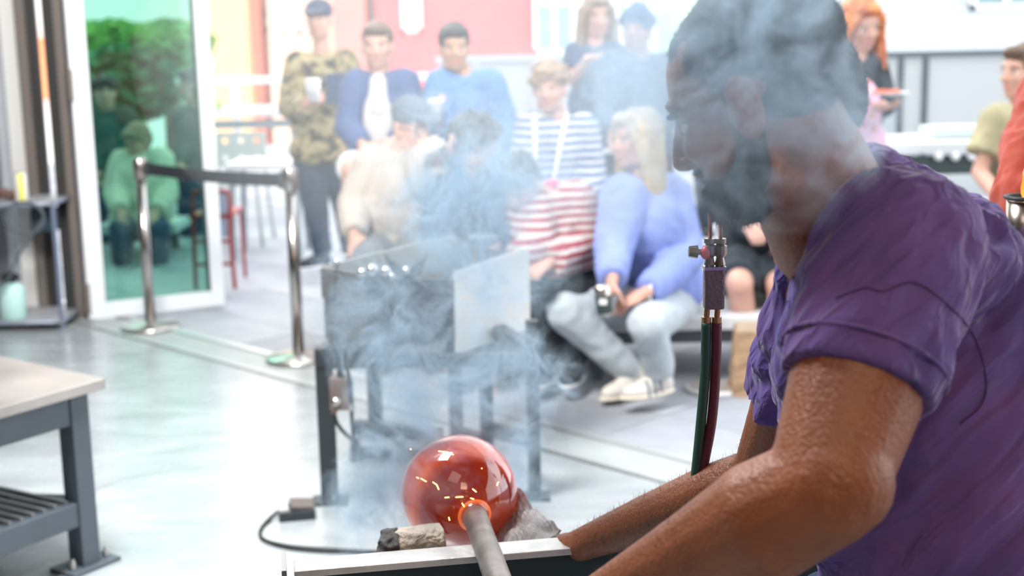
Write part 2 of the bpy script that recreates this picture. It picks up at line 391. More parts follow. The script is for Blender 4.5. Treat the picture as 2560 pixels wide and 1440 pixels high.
# green hill of trees seen through the glass leaf
def foliage(name, c, r, nl, cols, label, seed=1, ls=.12):
    random.seed(seed); rt = root(name, (c[0], c[1], -3), label, 'tree'); bm = bmesh.new()
    cyl(bm, (c[0], c[1], -3), (c[0], c[1], c[2]), .16, .08, 8); under(fin('trunk', bm, mat('bark', (.16, .11, .07), .9)), rt)
    bm = bmesh.new()
    for i in range(nl):
        d = Vector((random.gauss(0, 1), random.gauss(0, 1), random.gauss(0, 1))).normalized() * random.uniform(.6, 1.05)
        p_ = Vector(c) + Vector((d.x * r[0], d.y * r[1], d.z * r[2])); q = Vector((random.gauss(0, 1), random.gauss(0, 1), random.gauss(0, 1))).normalized()
        x, y, z = frame_of(q); s = ls * random.uniform(.7, 1.6)
        vs_ = [bm.verts.new(p_ + x * s), bm.verts.new(p_ + y * s * .5), bm.verts.new(p_ - x * s), bm.verts.new(p_ - y * s * .5 + z * s * .2)]
        bm.faces.new(vs_)
    cr_ = under(fin('crown', bm, ramp_mat('leaf_' + name + str(seed), 'noise', 3, cols, .7, False)), rt); cr_['kind'] = 'stuff'
LG = [(.3, (.10, .30, .06)), (.7, (.35, .62, .14))]; DG = [(.3, (.03, .14, .08)), (.7, (.12, .34, .14))]
foliage('leafy_tree', tuple(at(275, 108, 17.0)), (.62, .5, .26), 1500, LG, 'bright green tree seen through the upper left of the glass leaf', 3, .09)
foliage('leafy_tree', tuple(at(420, 112, 16.2)), (.48, .45, .26), 1300, LG, 'bright green tree seen through the upper right of the glass leaf', 5, .09)
foliage('leafy_tree', tuple(at(300, 215, 14.4)), (.62, .4, .4), 1700, DG, 'darker green shrub tree seen low behind the glass leaf', 7, .08)

# ================================================================== RAILING
def railing(label, px0, px1, py, y, posts, m, infill=None, rr=.025, pyr=None):
    a = at(px0, py, y); b_ = at(px1, pyr or py, y); rt = root('railing', (a.x, y, 0), label, 'railing'); zt = (a.z + b_.z) / 2
    bm = bmesh.new(); bar(bm, (a.x, y, zt), (b_.x, y, zt), rr * 2, rr * 2); under(fin('top_rail', bm, m, bevel=.006), rt)
    bm = bmesh.new(); bar(bm, (a.x, y, .12), (b_.x, y, .12), rr * 1.4, rr * 1.4); under(fin('bottom_rail', bm, m), rt)
    for q in posts:
        x = at(q, py, y).x; bm = bmesh.new(); bar(bm, (x, y, 0), (x, y, zt), rr * 1.8, rr * 1.8); under(fin('post', bm, m, bevel=.005), rt)
    if infill:
        ps = [a.x] + [at(q, py, y).x for q in posts] + [b_.x]
        for x0, x1 in zip(ps, ps[1:]):
            if x1 - x0 < .15: continue
            bm = bmesh.new(); box(bm, ((x0 + x1) / 2, y + .01, (zt + .14) / 2), (x1 - x0 - .06, .012, zt - .2)); under(fin('infill_panel', bm, infill), rt)
    return rt
FROST = mat('frosted_panel', (.50, .53, .54), .35); DKR = mat('rail_dark', (.10, .12, .14), .5)
railing('white terrace railing at the left behind the camouflage shirt', 440, 1090, 203, 13.2, (585, 800, 1010), mat('rail_white', (.84, .86, .88), .4), rr=.035, pyr=192)
railing('grey railing with white panels at centre behind the crowd', 1090, 1900, 150, 13.6, (1190, 1335, 1600, 1800), mat('rail_grey', (.48, .55, .62), .5), FROST, rr=.03, pyr=134)
railing('dark framed railing with white panels at the right', 2120, 2900, 140, 10.6, (2252, 2314, 2620), DKR, FROST, rr=.024, pyr=124)

# ================================================================== TERRACE FURNITURE
TABW = mat('table_white', (.68, .70, .72), .4)
def bistro(label, px0, px1, py, y, dep, h_=None, group=None):
    a = at(px0, py, y); b_ = at(px1, py, y); z = a.z; rt = root('terrace_table', ((a.x + b_.x) / 2, y, 0), label, 'table', group); cx = (a.x + b_.x) / 2
    bm = bmesh.new(); box(bm, (cx, y + dep / 2, z), (b_.x - a.x, dep, .05)); under(fin('tabletop', bm, TABW, bevel=.01), rt)
    for sx in (-.42, .42):
        for sy in (.12, .88):
            bm = bmesh.new(); x = cx + sx * (b_.x - a.x); cyl(bm, (x, y + dep * sy, z - .02), (x + sx * .06, y + dep * sy, 0), .02, seg=10); under(fin('leg', bm, mat('leg_grey', (.25, .31, .33), .5)), rt)
    bm = bmesh.new(); box(bm, (cx, y + .05, z - .09), (b_.x - a.x - .12, .03, .07)); under(fin('apron_rail', bm, mat('leg_grey', (.25, .31, .33), .5)), rt)
    return z
bistro('tall white table behind the barrier at the left railing', 455, 748, 288, 11.6, .8)
bistro('low white table under the end of the black belt', 560, 742, 420, 9.3, .55)
# perforated chair
def perf_chair(px, py_top, y, w_, h_, label, col, seatz=.46):
    a = at(px, py_top, y); rt = root('terrace_chair', (a.x, y, 0), label, 'chair'); m = mat('chair_' + str(int(col[1] * 100)), col, .45)
    bm = bmesh.new(); zt = a.z; x0 = a.x - w_ / 2
    # backrest sheet as a grid with round holes
    nx, nz_ = 3, 2; cw, ch = w_ / nx, h_ / nz_
    for i in range(nx):
        for j in range(nz_):
            cx, cz = x0 + cw * (i + .5), zt - h_ + ch * (j + .5); out = []; inn = []
            for k in range(16):
                t_ = k * math.pi / 8; c, s = math.cos(t_), math.sin(t_); q = max(abs(c), abs(s))
                out.append((cx + c / q * cw / 2, cz + s / q * ch / 2)); inn.append((cx + c * .022, cz + s * .022))
            for yy, fl in ((y, 0), (y + .008, 1)):
                vo_ = [bm.verts.new((p_[0], yy, p_[1])) for p_ in out]; vi_ = [bm.verts.new((p_[0], yy, p_[1])) for p_ in inn]
                for k in range(16):
                    f = (vo_[k], vo_[(k + 1) % 16], vi_[(k + 1) % 16], vi_[k]); bm.faces.new(f if not fl else f[::-1])
    under(fin('backrest', bm, m), rt)
    bm = bmesh.new(); box(bm, (a.x, y - .22, seatz), (w_, .44, .02)); under(fin('seat', bm, m, bevel=.006), rt)
    for sx in (-1, 1):
        bm = bmesh.new(); tube(bm, spline([(a.x + sx * w_ / 2, y + .02, zt), (a.x + sx * w_ / 2, y + .01, seatz), (a.x + sx * (w_ / 2 + .03), y + .06, 0)], 5), .013, 8); under(fin('leg', bm, m, smooth=True), rt)
        bm = bmesh.new(); tube(bm, [(a.x + sx * w_ / 2, y - .42, seatz), (a.x + sx * (w_ / 2 + .03), y - .46, 0)], .013, 8); under(fin('leg', bm, m, smooth=True), rt)
    return rt
perf_chair(600, 330, 10.4, .36, .26, 'grey green metal chair with six round holes in its back', (.42, .48, .46))
perf_chair(425, 385, 12.3, .45, .3, 'dark green metal chair seen through the glass leaf', (.10, .22, .20))
# red ladder-like chair
a = gnd(588, 722); rt = root('folding_chair', (a.x, a.y, 0), 'dark red metal chair half hidden behind the white door leaf', 'chair'); RED = mat('chair_red', (.36, .035, .04), .45)
zt = at(565, 478, a.y).z; hx = at(530, 478, a.y).x
bm = bmesh.new(); tube(bm, spline([(hx - .14, a.y + .02, 0), (hx - .12, a.y, zt * .9), (hx - .08, a.y, zt), (at(560, 478, a.y).x, a.y, zt), (at(574, 495, a.y).x, a.y, zt - .05), (a.x - .01, a.y, zt * .5), (a.x, a.y, 0)], 6), .013, 8); under(fin('frame', bm, RED, smooth=True), rt)
for py in (478 + 125, 478 + 182): bm = bmesh.new(); z = at(560, py, a.y).z; tube(bm, [(hx - .12, a.y, z), (at(580, py, a.y).x, a.y, z)], .011, 8); under(fin('rung', bm, RED), rt)
bm = bmesh.new(); box(bm, (hx + .02, a.y + .02, zt * .78), (.16, .015, .3)); under(fin('back_panel', bm, mat('chair_blue', (.45, .52, .68), .6)), rt)
bm = bmesh.new(); box(bm, (hx - .02, a.y + .2, .45), (.26, .4, .02)); under(fin('seat', bm, RED), rt)
for dx in (-.12, .09): bm = bmesh.new(); tube(bm, [(hx + dx, a.y + .38, .45), (hx + dx, a.y + .42, 0)], .011, 8); under(fin('leg', bm, RED), rt)
# green cup on the tall table edge
c = at(548, 288, 11.75); bm = bmesh.new(); lathe(bm, c + Vector((0, 0, .027)), [(.03, 0), (.036, .1), (.033, .1), (.028, .01)], seg=16)
tag(fin('plastic_cup', bm, mat('cup_green', (.35, .75, .18), .4), smooth=True), 'lime green plastic cup at the left edge of the tall white table', 'cup')
c = at(640, 288, 12.0); bm = bmesh.new(); box(bm, c + Vector((0, 0, .055)), (.3, .2, .06)); tag(fin('food_box', bm, mat('box_grey', (.5, .5, .52), .6), bevel=.01), 'flat grey box lying on the tall white table', 'box')
# right long white counter with round bulbs
a = at(2150, 385, 8.6); b_ = at(2760, 385, 8.6); rt = root('long_table', ((a.x + b_.x) / 2, 8.6, 0), 'long white table with a black edge in front of the right railing', 'table')
bm = bmesh.new(); box(bm, ((a.x + b_.x) / 2, 8.95, a.z + .03), (b_.x - a.x, .75, .07)); under(fin('tabletop', bm, TABW, bevel=.01), rt)
bm = bmesh.new(); box(bm, ((a.x + b_.x) / 2, 8.62, a.z - .08), (b_.x - a.x - .06, .04, .12)); fa = under(fin('fascia', bm, mat('fascia_dark', (.04, .06, .06), .5)), rt)
for px in (2346, 2388, 2430): q = at(px, 391, 8.58); bm = bmesh.new(); ell(bm, q, .028); o = fin('bulb', bm, WHITE, smooth=True); o.parent = fa
for x in (a.x + .2, b_.x - .2):
    bm = bmesh.new(); bar(bm, (x, 8.95, 0), (x, 8.95, a.z), .07); under(fin('leg', bm, DKR), rt)
c = at(2425, 335, 8.9); bm = bmesh.new(); box(bm, Vector((c.x, 8.95, a.z + .105)), (.55, .3, .07)); tag(fin('serving_tray', bm, mat('tray_green', (.55, .63, .62), .5), bevel=.01), 'grey green tray lying on the long white table', 'tray')

# ================================================================== PEOPLE
def head_axes(yaw, pitch, roll=0):
    y_, p_ = math.radians(yaw), math.radians(pitch)
    f = Vector((math.sin(y_) * math.cos(p_), -math.cos(y_) * math.cos(p_), -math.sin(p_)))   # yaw 0 looks at the camera, + to image right
    s = f.cross(Vector((0, 0, 1))).normalized(); u = s.cross(f).normalized()
    if roll: q = Matrix.Rotation(math.radians(roll), 3, f); s = q @ s; u = q @ u
    return f, s, u
def headparts(bm, c, ax, k=1.0, seg=16):
    f, s, u = ax; P_ = lambda a, b_, d: c + (f * a + s * b_ + u * d) * k; R = lambda *r: tuple(x * k for x in r); A = (f, s, u)
    ell(bm, P_(-.012, 0, .036), R(.098, .076, .086), A, seg); ell(bm, P_(.022, 0, -.02), R(.070, .064, .085), A, seg)
    ell(bm, P_(.040, 0, -.078), R(.042, .042, .034), A, seg); ell(bm, P_(.066, 0, -.088), R(.020, .022, .020), A, 10)
    ell(bm, P_(.074, 0, .036), R(.018, .050, .012), A, 12)
    for q in (-1, 1):
        ell(bm, P_(.066, q * .034, -.018), R(.022, .022, .020), A, 12)
        ell(bm, P_(-.008, q * .077, -.012), R(.019, .008, .033), A, 12); ell(bm, P_(-.012, q * .083, -.002), R(.017, .005, .022), A, 10)
        ell(bm, P_(.02, q * .045, -.07), R(.035, .02, .03), A, 12)
    cap(bm, P_(.084, 0, .024), P_(.107, 0, -.022), .008 * k, .0125 * k, 10); ell(bm, P_(.098, 0, -.027), R(.016, .019, .010), A, 10)
    ell(bm, P_(.082, 0, -.052), R(.012, .024, .007), A, 10); ell(bm, P_(.080, 0, -.063), R(.012, .021, .007), A, 10)
def facebits(rt, c, ax, k=1.0, brow=(.10, .06, .04), dark=False):
    f, s, u = ax; P_ = lambda a, b_, d: c + (f * a + s * b_ + u * d) * k; A = (f, s, u)
    for q in (-1, 1):
        bm = bmesh.new(); ell(bm, P_(.0715, q * .032, .006), (.011 * k, .014 * k, .0075 * k), A, 10); e = under(fin('eye', bm, mat('eye_white', (.75, .72, .7), .3), smooth=True), rt)
        bm = bmesh.new(); ell(bm, P_(.0815, q * .032, .006), (.0035 * k, .006 * k, .006 * k), A, 8); i_ = fin('iris', bm, DARKE); i_.parent = e
        bm = bmesh.new(); ell(bm, P_(.084, q * .032, .026), (.006 * k, .020 * k, .0045 * k), A, 10); under(fin('eyebrow', bm, mat('brow_%02d' % int(brow[0] * 99), brow, .8)), rt)
    bm = bmesh.new(); ell(bm, P_(.0885, 0, -.0575), (.008 * k, .022 * k, .0055 * k), A, 12); under(fin('lips', bm, LIPM if not dark else mat('lip_dark', (.25, .09, .07), .5), smooth=True), rt)
def handparts(bm, w_, d, pn, k=1.0, curl=.5, side=1, fr_=.0088):
    """palm and five fingers; d = towards the fingertips, pn = palm normal, side = which side the thumb leaves"""
    d = d.normalized(); pn = (pn - d * pn.dot(d)).normalized(); s = d.cross(pn).normalized() * side
    ell(bm, w_ + d * .048 * k, (.050 * k, .040 * k, .017 * k), (d, s, pn), 14); cap(bm, w_ - d * .02 * k, w_ + d * .03 * k, .026 * k, .026 * k, 10)
    for i, (off, ln) in enumerate(((.030, .070), (.010, .080), (-.011, .074), (-.031, .058))):
        p_ = w_ + d * .085 * k + s * off * k; cap(bm, w_ + d * .05 * k + s * off * .8 * k, p_, .010 * k, fr_ * k, 8); a_ = curl * .5; pts = [p_]
        for g in (.45, .32, .23):
            dr = d * math.cos(a_) + pn * math.sin(a_) + s * off * 1.5; p_ = p_ + dr * ln * g * k; pts.append(p_); a_ += curl
        for i2 in range(3): cap(bm, pts[i2], pts[i2 + 1], fr_ * k * (1 - .06 * i2), fr_ * k * (.94 - .06 * i2), 8)
    t0 = w_ + d * .022 * k + s * .030 * k; t1 = t0 + (s * .75 + d * .6 + pn * .3).normalized() * .040 * k; t2 = t1 + (s * .1 + d * .8 + pn * (.3 + curl * .5)).normalized() * .032 * k; t3 = t2 + (-s * .15 + d * .7 + pn * (.4 + curl * .6)).normalized() * .024 * k
    cap(bm, t0, t1, .014 * k, .011 * k, 8); cap(bm, t1, t2, .011 * k, .0095 * k, 8); cap(bm, t2, t3, .0095 * k, .0085 * k, 8)

def shoe(rt, an, dirv, m, sole=WHITE, k=1.0, zf=None):
    dirv = Vector((dirv[0], dirv[1], 0)).normalized(); s = Vector((-dirv.y, dirv.x, 0)); z0 = an.z - .085 * k if zf is None else zf
    c = Vector((an.x, an.y, z0)); u = Vector((0, 0, 1)); A = (dirv, s, u); bm = bmesh.new()
    cap(bm, c + u * .095 * k, c + u * .05 * k, .042 * k, .045 * k); ell(bm, c + u * .045 * k, (.06 * k, .042 * k, .05 * k), A); ell(bm, c + dirv * .10 * k + u * .033 * k, (.095 * k, .046 * k, .038 * k), A); ell(bm, c + dirv * .05 * k + u * .05 * k, (.07 * k, .038 * k, .04 * k), A)
    o = meld('shoe', bm, .009, m, rt)
    bm = bmesh.new(); ell(bm, c + dirv * .068 * k + u * .014 * k, (.138 * k, .050 * k, .016 * k), A, 20); q = fin('sole', bm, sole, smooth=True); q.parent = o

def hairstyle(rt, c, ax, k, style, m):
    f, s, u = ax; P_ = lambda a, b_, d: c + (f * a + s * b_ + u * d) * k; A = (f, s, u); R = lambda *r: tuple(x * k for x in r); bm = bmesh.new()
    if style in ('short', 'mop', 'long', 'longflat', 'bob', 'curly'):
        ell(bm, P_(-.022, 0, .050), R(.102, .084, .088), A); ell(bm, P_(-.045, 0, .005), R(.075, .078, .080), A)
        ell(bm, P_(.055, 0, .090), R(.045, .060, .028), A)
        if style in ('mop', 'curly'):
            random.seed(int(c.x * 1000)); e_ = .105 if style == 'mop' else .118
            for i in range(60):
                d = Vector((random.gauss(-.1, 1), random.gauss(0, 1), abs(random.gauss(.5, .7)))).normalized(); ell(bm, P_(-.012 + d.x * e_ * .93, d.y * e_ * .86, .038 + d.z * e_ * .86), R(.022, .022, .02), A, 8)
            for i in range(9): ell(bm, P_(.078 - abs(i - 4) * .004, (i - 4) * .014, .066 - (i % 2) * .008), R(.018, .013, .026), A, 8)
        if style in ('long', 'longflat', 'bob'):
            ln = {'long': .30, 'longflat': .36, 'bob': .10}[style]; dn_ = Vector((0, 0, -1))
            for i in range(15):
                t_ = (i - 7) / 7 * 1.75; bx = -math.cos(t_) * .082 - .005; by = math.sin(t_) * .083
                a0 = P_(bx, by, .04); a1 = a0 + dn_ * ln * .5 * k + (s * by * .25 + f * bx * .1) * k; a2 = a0 + dn_ * ln * (1 - .12 * abs(t_)) * k + (s * by * .3 + f * (bx * .2 + .01)) * k
                chain(bm, [a0, a1, a2], [.024 * k, .023 * k, .010 * k])
            for q in (-1, 1): chain(bm, [P_(.060, q * .022, .108), P_(.066, q * .068, .045), P_(.035, q * .086, -.03), P_(.02, q * .088, -.10) + dn_ * ln * .25 * k], [.014 * k, .016 * k, .019 * k, .014 * k])
        vx = .009 if style != 'longflat' else .007
        return meld('hair', bm, vx * k, m, rt, 1, folds(.004, 60, Vector((0, 0, 1))))
    if style == 'beanie':
        ell(bm, P_(-.015, 0, .062), R(.108, .088, .092), A); ell(bm, P_(-.03, 0, .135), R(.05, .045, .035), A); o = meld('beanie', bm, .008 * k, m, rt, 1, folds(.004, 30))
        bm = bmesh.new(); lathe(bm, P_(-.012, 0, .042), [(.100 * k, 0), (.104 * k, .01), (.104 * k, .04), (.098 * k, .05)], u + f * -.08, 24); q = fin('brim', bm, m, smooth=True); q.parent = o; return o
    if style == 'cap':
        ell(bm, P_(-.012, 0, .062), R(.108, .088, .080), A); o = meld('cap', bm, .008 * k, m, rt, 1)
        bm = bmesh.new(); ell(bm, P_(.105, 0, .066), R(.068, .068, .010), (f * .97 - u * .25, s, u * .97 + f * .25)); q = fin('brim', bm, m, smooth=True); q.parent = o
        bm = bmesh.new(); ell(bm, P_(-.040, 0, .008), R(.072, .080, .062), A); return o

def person(label, y, head, yaw, pitch, J, top, bottom, skin=SKIN_L, hair=('short', None), sleeve='long', k=1.0, hk=1.0, w_=1.0, shoes=None, legs='pants', curl=.7, group=None, brow=(.2, .12, .08), loose=0.0, roll=0, vox=.011, hd=None, fdir=None, topname='shirt', ff=None):
    """J: sa sb shoulders, ea eb elbows, wa wb wrists, hp hips, ka kb knees, fa fb ankles as (px, py, offset in y); a = image left"""
    j = {q: at(v[0], v[1], y + v[2]) for q, v in J.items()}
    hc = at(head[0], head[1], y + (head[2] if len(head) > 2 else 0)); ax = head_axes(yaw, pitch, roll); f, s, u = ax
    base = Vector((j['hp'].x, j['hp'].y, 0)); rt = root('person', base, label, 'person', group)
    sm = (j['sa'] + j['sb']) / 2; sv = (j['sb'] - j['sa']).normalized(); up = (sm - j['hp']).normalized(); fo = up.cross(sv).normalized(); up = sv.cross(fo)
    if fo.y > 0 and not J.get('back'): fo = -fo
    A = (sv, fo, up); L_ = (sm - j['hp']).length
    bm = bmesh.new(); headparts(bm, hc, ax, hk)
    nb = sm + up * .02; cap(bm, hc - u * .05 * hk - f * .02 * hk, nb, .052 * hk, .058 * hk)
    hw = (j['sb'] - j['sa']).length / 2
    cap(bm, j['sa'] + sv * .03, j['sb'] - sv * .03, .05 * k); ell(bm, sm - up * .14 * k, (hw * .85, .10 * k, .17 * k), A); ell(bm, j['hp'] + up * .06, (.14 * k, .095 * k, .13 * k), A); cap(bm, sm - up * .15, j['hp'], .10 * k, .11 * k)
    cap(bm, nb + up * .02, sm + sv * hw * .6 - up * .01, .045 * k, .035 * k); cap(bm, nb + up * .02, sm - sv * hw * .6 - up * .01, .045 * k, .035 * k)
    for q, sd in (('a', -1), ('b', 1)):
        chain(bm, [j['s' + q], (j['s' + q] + j['e' + q]) / 2, j['e' + q]], [.050 * k, .044 * k, .036 * k]); m_ = j['e' + q].lerp(j['w' + q], .3)
        chain(bm, [j['e' + q], m_, j['w' + q]], [.037 * k, .038 * k, .025 * k])
        d = (j['w' + q] - j['e' + q]).normalized()
        if hd and hd.get(q): d = Vector(hd[q][0]); pn = Vector(hd[q][1])
        else: pn = (Vector((0, 0, -1)) + sv * -sd * .5)
        handparts(bm, j['w' + q], d, pn, .95 * k, curl, -sd)
        kn = j['k' + q]; hipj = j['hp'] + sv * sd * .085 * k - up * .02
        chain(bm, [hipj, kn], [.085 * k, .058 * k]); chain(bm, [kn, kn.lerp(j['f' + q], .35), j['f' + q]], [.055 * k, .055 * k, .038 * k])
        cap(bm, j['f' + q], j['f' + q] + Vector((0, 0, -.03)), .036 * k)
    meld('body', bm, vox, skin, rt, 1)
    facebits(rt, hc, ax, hk, brow)
    # top
    g = .016 + loose; bm = bmesh.new()
    cap(bm, j['sa'] + sv * .02, j['sb'] - sv * .02, .058 * k + g * .6); ell(bm, sm - up * .13 * k, (hw * .9 + g, .115 * k * w_ + g, .17 * k), A)
    ell(bm, sm.lerp(j['hp'], .55), (.155 * k * w_ + g, .12 * k * w_ + g, .2 * k), A); ell(bm, j['hp'] + up * .06, (.155 * k * w_ + g, .12 * k * w_ + g, .12 * k), A)
    for q in (-1, 1): cap(bm, nb - up * .005, sm + sv * q * hw * .7 - up * .01, .045 * k + g * .4, .045 * k + g * .5)
    for q in 'ab':
        S, E_, W_ = j['s' + q], j['e' + q], j['w' + q]
        if sleeve == 'long':
            chain(bm, [S, (S + E_) / 2, E_], [.060 * k + g, .052 * k + g, .046 * k + g]); cap(bm, E_, E_.lerp(W_, .6), .045 * k + g, .040 * k + g * .8); cyl(bm, E_.lerp(W_, .55), E_.lerp(W_, .93), .041 * k + g * .8, .036 * k + g * .6)
        elif sleeve == 'mid':
            chain(bm, [S, (S + E_) / 2, E_], [.060 * k + g, .052 * k + g, .048 * k + g]); cyl(bm, E_, E_.lerp(W_, .45), .048 * k + g, .044 * k + g)
        else:
            cap(bm, S, S.lerp(E_, .3), .060 * k + g, .056 * k + g); cyl(bm, S.lerp(E_, .3), S.lerp(E_, .68), .057 * k + g, .060 * k + g)
    meld(topname, bm, .012, top, rt, 2, folds(.007, 13))
    # bottom
    if bottom:
        bm = bmesh.new(); ell(bm, j['hp'] + up * .02, (.165 * k, .125 * k, .13 * k), A)
        for q, sd in (('a', -1), ('b', 1)):
            kn = j['k' + q]; hipj = j['hp'] + sv * sd * .085 * k - up * .02
            if legs == 'shorts': cyl(bm, hipj, hipj.lerp(kn, .88), .105 * k, .088 * k); ell(bm, hipj, .105 * k)
            else:
                cap(bm, hipj, kn, .102 * k, .078 * k); cap(bm, kn, kn.lerp(j['f' + q], .5), .077 * k, .068 * k); cyl(bm, kn.lerp(j['f' + q], .45), kn.lerp(j['f' + q], .97), .068 * k, .062 * k)
        meld('shorts' if legs == 'shorts' else 'trousers', bm, .013, bottom, rt, 2, folds(.008, 14))
    if shoes:
        for q in 'ab':
            d = fdir if fdir else (f.x, f.y); shoe(rt, j['f' + q], d if not isinstance(d, dict) else d[q], shoes[0], shoes[1], k)
    if hair[1]: hairstyle(rt, hc, ax, hk, hair[0], hair[1])
    return rt, j, hc, ax

HB = mat('hair_brown', (.13, .08, .055), .6); HDK = mat('hair_dark', (.03, .028, .03), .6); HBL = ramp_mat('hair_blonde', 'noise', 9, [(.35, (.36, .25, .12)), (.65, (.62, .49, .30))], .5, False); HR = ramp_mat('hair_red', 'noise', 12, [(.35, (.42, .11, .03)), (.65, (.78, .30, .11))], .5, False)
HG = mat('hair_lightbrown', (.30, .22, .16), .6)
DENIM = mat('denim_dark', (.035, .055, .09), .85, bump=.3, bscale=150); DENL = mat('denim_pale', (.48, .54, .58), .85, bump=.3, bscale=150, var=.08)
NAVY = mat('cloth_navy', (.05, .08, .16), .9, bump=.3, bscale=120); BLK = mat('cloth_black', (.025, .028, .033), .9)
CAMO = ramp_mat('cloth_camo', 'noise', 13, [(0, (.05, .045, .03)), (.42, (.22, .18, .09)), (.5, (.45, .37, .20)), (.60, (.13, .14, .08)), (.68, (.55, .48, .30))], .9)

# A: camouflage shirt, standing at the left
rA, jA, hA, xA = person('standing person in camouflage shirt and dark cap holding a cup', 8.5, (797, 52), -8, 2, dict(
    sa=(748, 165, .0), sb=(862, 160, .05), ea=(727, 265, -.05), eb=(893, 265, .1), wa=(765, 262, -.33), wb=(880, 335, .0), hp=(806, 395, .05),
    ka=(790, 525, -.02), kb=(862, 520, .1), fa=(806, 636, .0), fb=(878, 630, .25)), CAMO, DENIM, hair=('cap', mat('cap_navy', (.05, .07, .12), .8)), hk=.98, w_=1.1, loose=.02, shoes=(BLK, WHITE), brow=(.15, .1, .08), hd=dict(a=((.6, -.5, .3), (.5, .5, 0))), fdir=dict(a=(-.9, -.6), b=(.1, -1)))
pk = at(855, 222, 8.5 - .19); bm = bmesh.new(); box(bm, pk, (.19, .02, .19)); under(fin('chest_pocket', bm, NAVY, bevel=.006), rA)
# B: navy cardigan
rB, jB, hB, xB = person('dark-haired seated person in navy cardigan over cream top', 7.1, (944, 118), -3, 2, dict(
    sa=(893, 215, .0), sb=(1010, 212, .0), ea=(872, 318, -.1), eb=(1040, 315, -.1), wa=(905, 362, -.33), wb=(985, 352, -.33), hp=(955, 400, .05),
    ka=(880, 425, -.45), kb=(985, 425, -.45), fa=(885, 590, -.35), fb=(985, 590, -.35)), mat('cardigan_navy', (.07, .12, .26), .9, bump=.4, bscale=90), mat('shorts_grey', (.66, .66, .68), .8), hair=('short', HB), legs='shorts', shoes=(BLK, WHITE), hk=1.0, loose=.012, topname='cardigan', fdir=(0, -1))
bm = bmesh.new(); c0 = at(945, 300, 7.1 - .135); ell(bm, c0, (.08, .035, .15)); cap(bm, at(945, 205, 7.1 - .075), at(945, 270, 7.1 - .13), .045, .055); under(meld('blouse', bm, .01, mat('cream_knit', (.66, .62, .60), .9), None, 1), rB)
# stool-height plinth for B and C
def plinth(label, px0, px1, py, y, dep, name='platform_bench', cat='bench', zt=None):
    a = at(px0, py, y); b_ = at(px1, py, y); z = a.z if zt is None else zt; rt = root(name, ((a.x + b_.x) / 2, y, 0), label, cat)
    bm = bmesh.new(); box(bm, ((a.x + b_.x) / 2, y + dep / 2, z - .03), (b_.x - a.x, dep, .06)); under(fin('seat_board', bm, TABW, bevel=.008), rt)
    for x in (a.x + .12, b_.x - .12):
        for yy in (y + .08, y + dep - .08): bm = bmesh.new(); bar(bm, (x, yy, 0), (x, yy, z - .06), .06); under(fin('leg', bm, DKR), rt)
    for yy in (y + .08, y + dep - .08): bm = bmesh.new(); bar(bm, (a.x + .12, yy, z - .1), (b_.x - .12, yy, z - .1), .05, .05); under(fin('side_rail', bm, DKR), rt)
    return rt
plinth('tall bench under the navy cardigan and the denim jacket', 870, 1290, 440, 6.95, .5)
# C: denim jacket
DJ = mat('denim_blue', (.11, .24, .48), .85, bump=.35, bscale=110, var=.15, vscale=7)
rC, jC, hC, xC = person('seated person with tied-back hair in a blue denim jacket', 7.0, (1136, 122), 6, 4, dict(
    sa=(1105, 215, .0), sb=(1222, 215, .05), ea=(1090, 305, -.12), eb=(1258, 320, .0), wa=(1095, 300, -.30), wb=(1235, 385, -.25), hp=(1172, 395, .1),
    ka=(1120, 425, -.4), kb=(1220, 430, -.4), fa=(1120, 600, -.32), fb=(1220, 600, -.32)), DJ, NAVY, skin=SKIN_M, hair=('short', HDK), loose=.02, hk=1.0, shoes=(BLK, WHITE), topname='denim_jacket', fdir=(0, -1), hd=dict(a=((0, -.5, .9), (1, .2, 0))))
# H: clasped hands
rH, jH, hH, xH = person('standing person with long brown hair and clasped hands, navy tee', 8.2, (1492, 42), 10, 6, dict(
    sa=(1440, 135, .0), sb=(1535, 132, .0), ea=(1428, 200, -.1), eb=(1560, 195, -.05), wa=(1472, 150, -.27), wb=(1510, 150, -.27), hp=(1485, 360, .0),
    ka=(1465, 500, .0), kb=(1512, 500, .0), fa=(1465, 625, .02), fb=(1512, 625, .02)), NAVY, DENIM, hair=('long', HG), sleeve='short', shoes=(BLK, WHITE), hk=1.06, k=.96, curl=.9, brow=(.2, .14, .1), hd=dict(a=((.9, -.2, .3), (.3, .3, -.8)), b=((-.9, -.2, .3), (.3, .3, -.8))))
# I: beanie
rI, jI, hI, xI = person('standing person in blue beanie and dark sweatshirt holding a plate', 7.7, (1592, 80), -22, -4, dict(
    sa=(1535, 165, .0), sb=(1668, 170, .0), ea=(1518, 265, -.05), eb=(1690, 275, .0), wa=(1530, 335, -.28), wb=(1610, 330, -.25), hp=(1605, 385, .05),
    ka=(1575, 520, .0), kb=(1640, 520, .0), fa=(1575, 648, .0), fb=(1640, 648, .0)), mat('sweat_navy', (.07, .12, .19), .9, bump=.3, bscale=60, var=.2, vscale=6), BLK, hair=('beanie', mat('beanie_blue', (.05, .10, .22), .9, bump=.4, bscale=60)), shoes=(BLK, WHITE), loose=.012, w_=1.1, brow=(.2, .14, .1))
# K: head barely in frame
person('person cropped by the top edge left of the glassblower', 8.6, (1782, -28), 0, 3, dict(
    sa=(1725, 70, 0), sb=(1850, 70, 0), ea=(1715, 150, 0), eb=(1860, 150, 0), wa=(1720, 240, -.1), wb=(1850, 240, -.1), hp=(1785, 290, 0), ka=(1765, 430, 0), kb=(1810, 430, 0), fa=(1765, 560, 0), fb=(1810, 560, 0)), mat('cloth_white', (.8, .82, .82), .8), DENIM, hair=('short', HB), shoes=(BLK, WHITE))
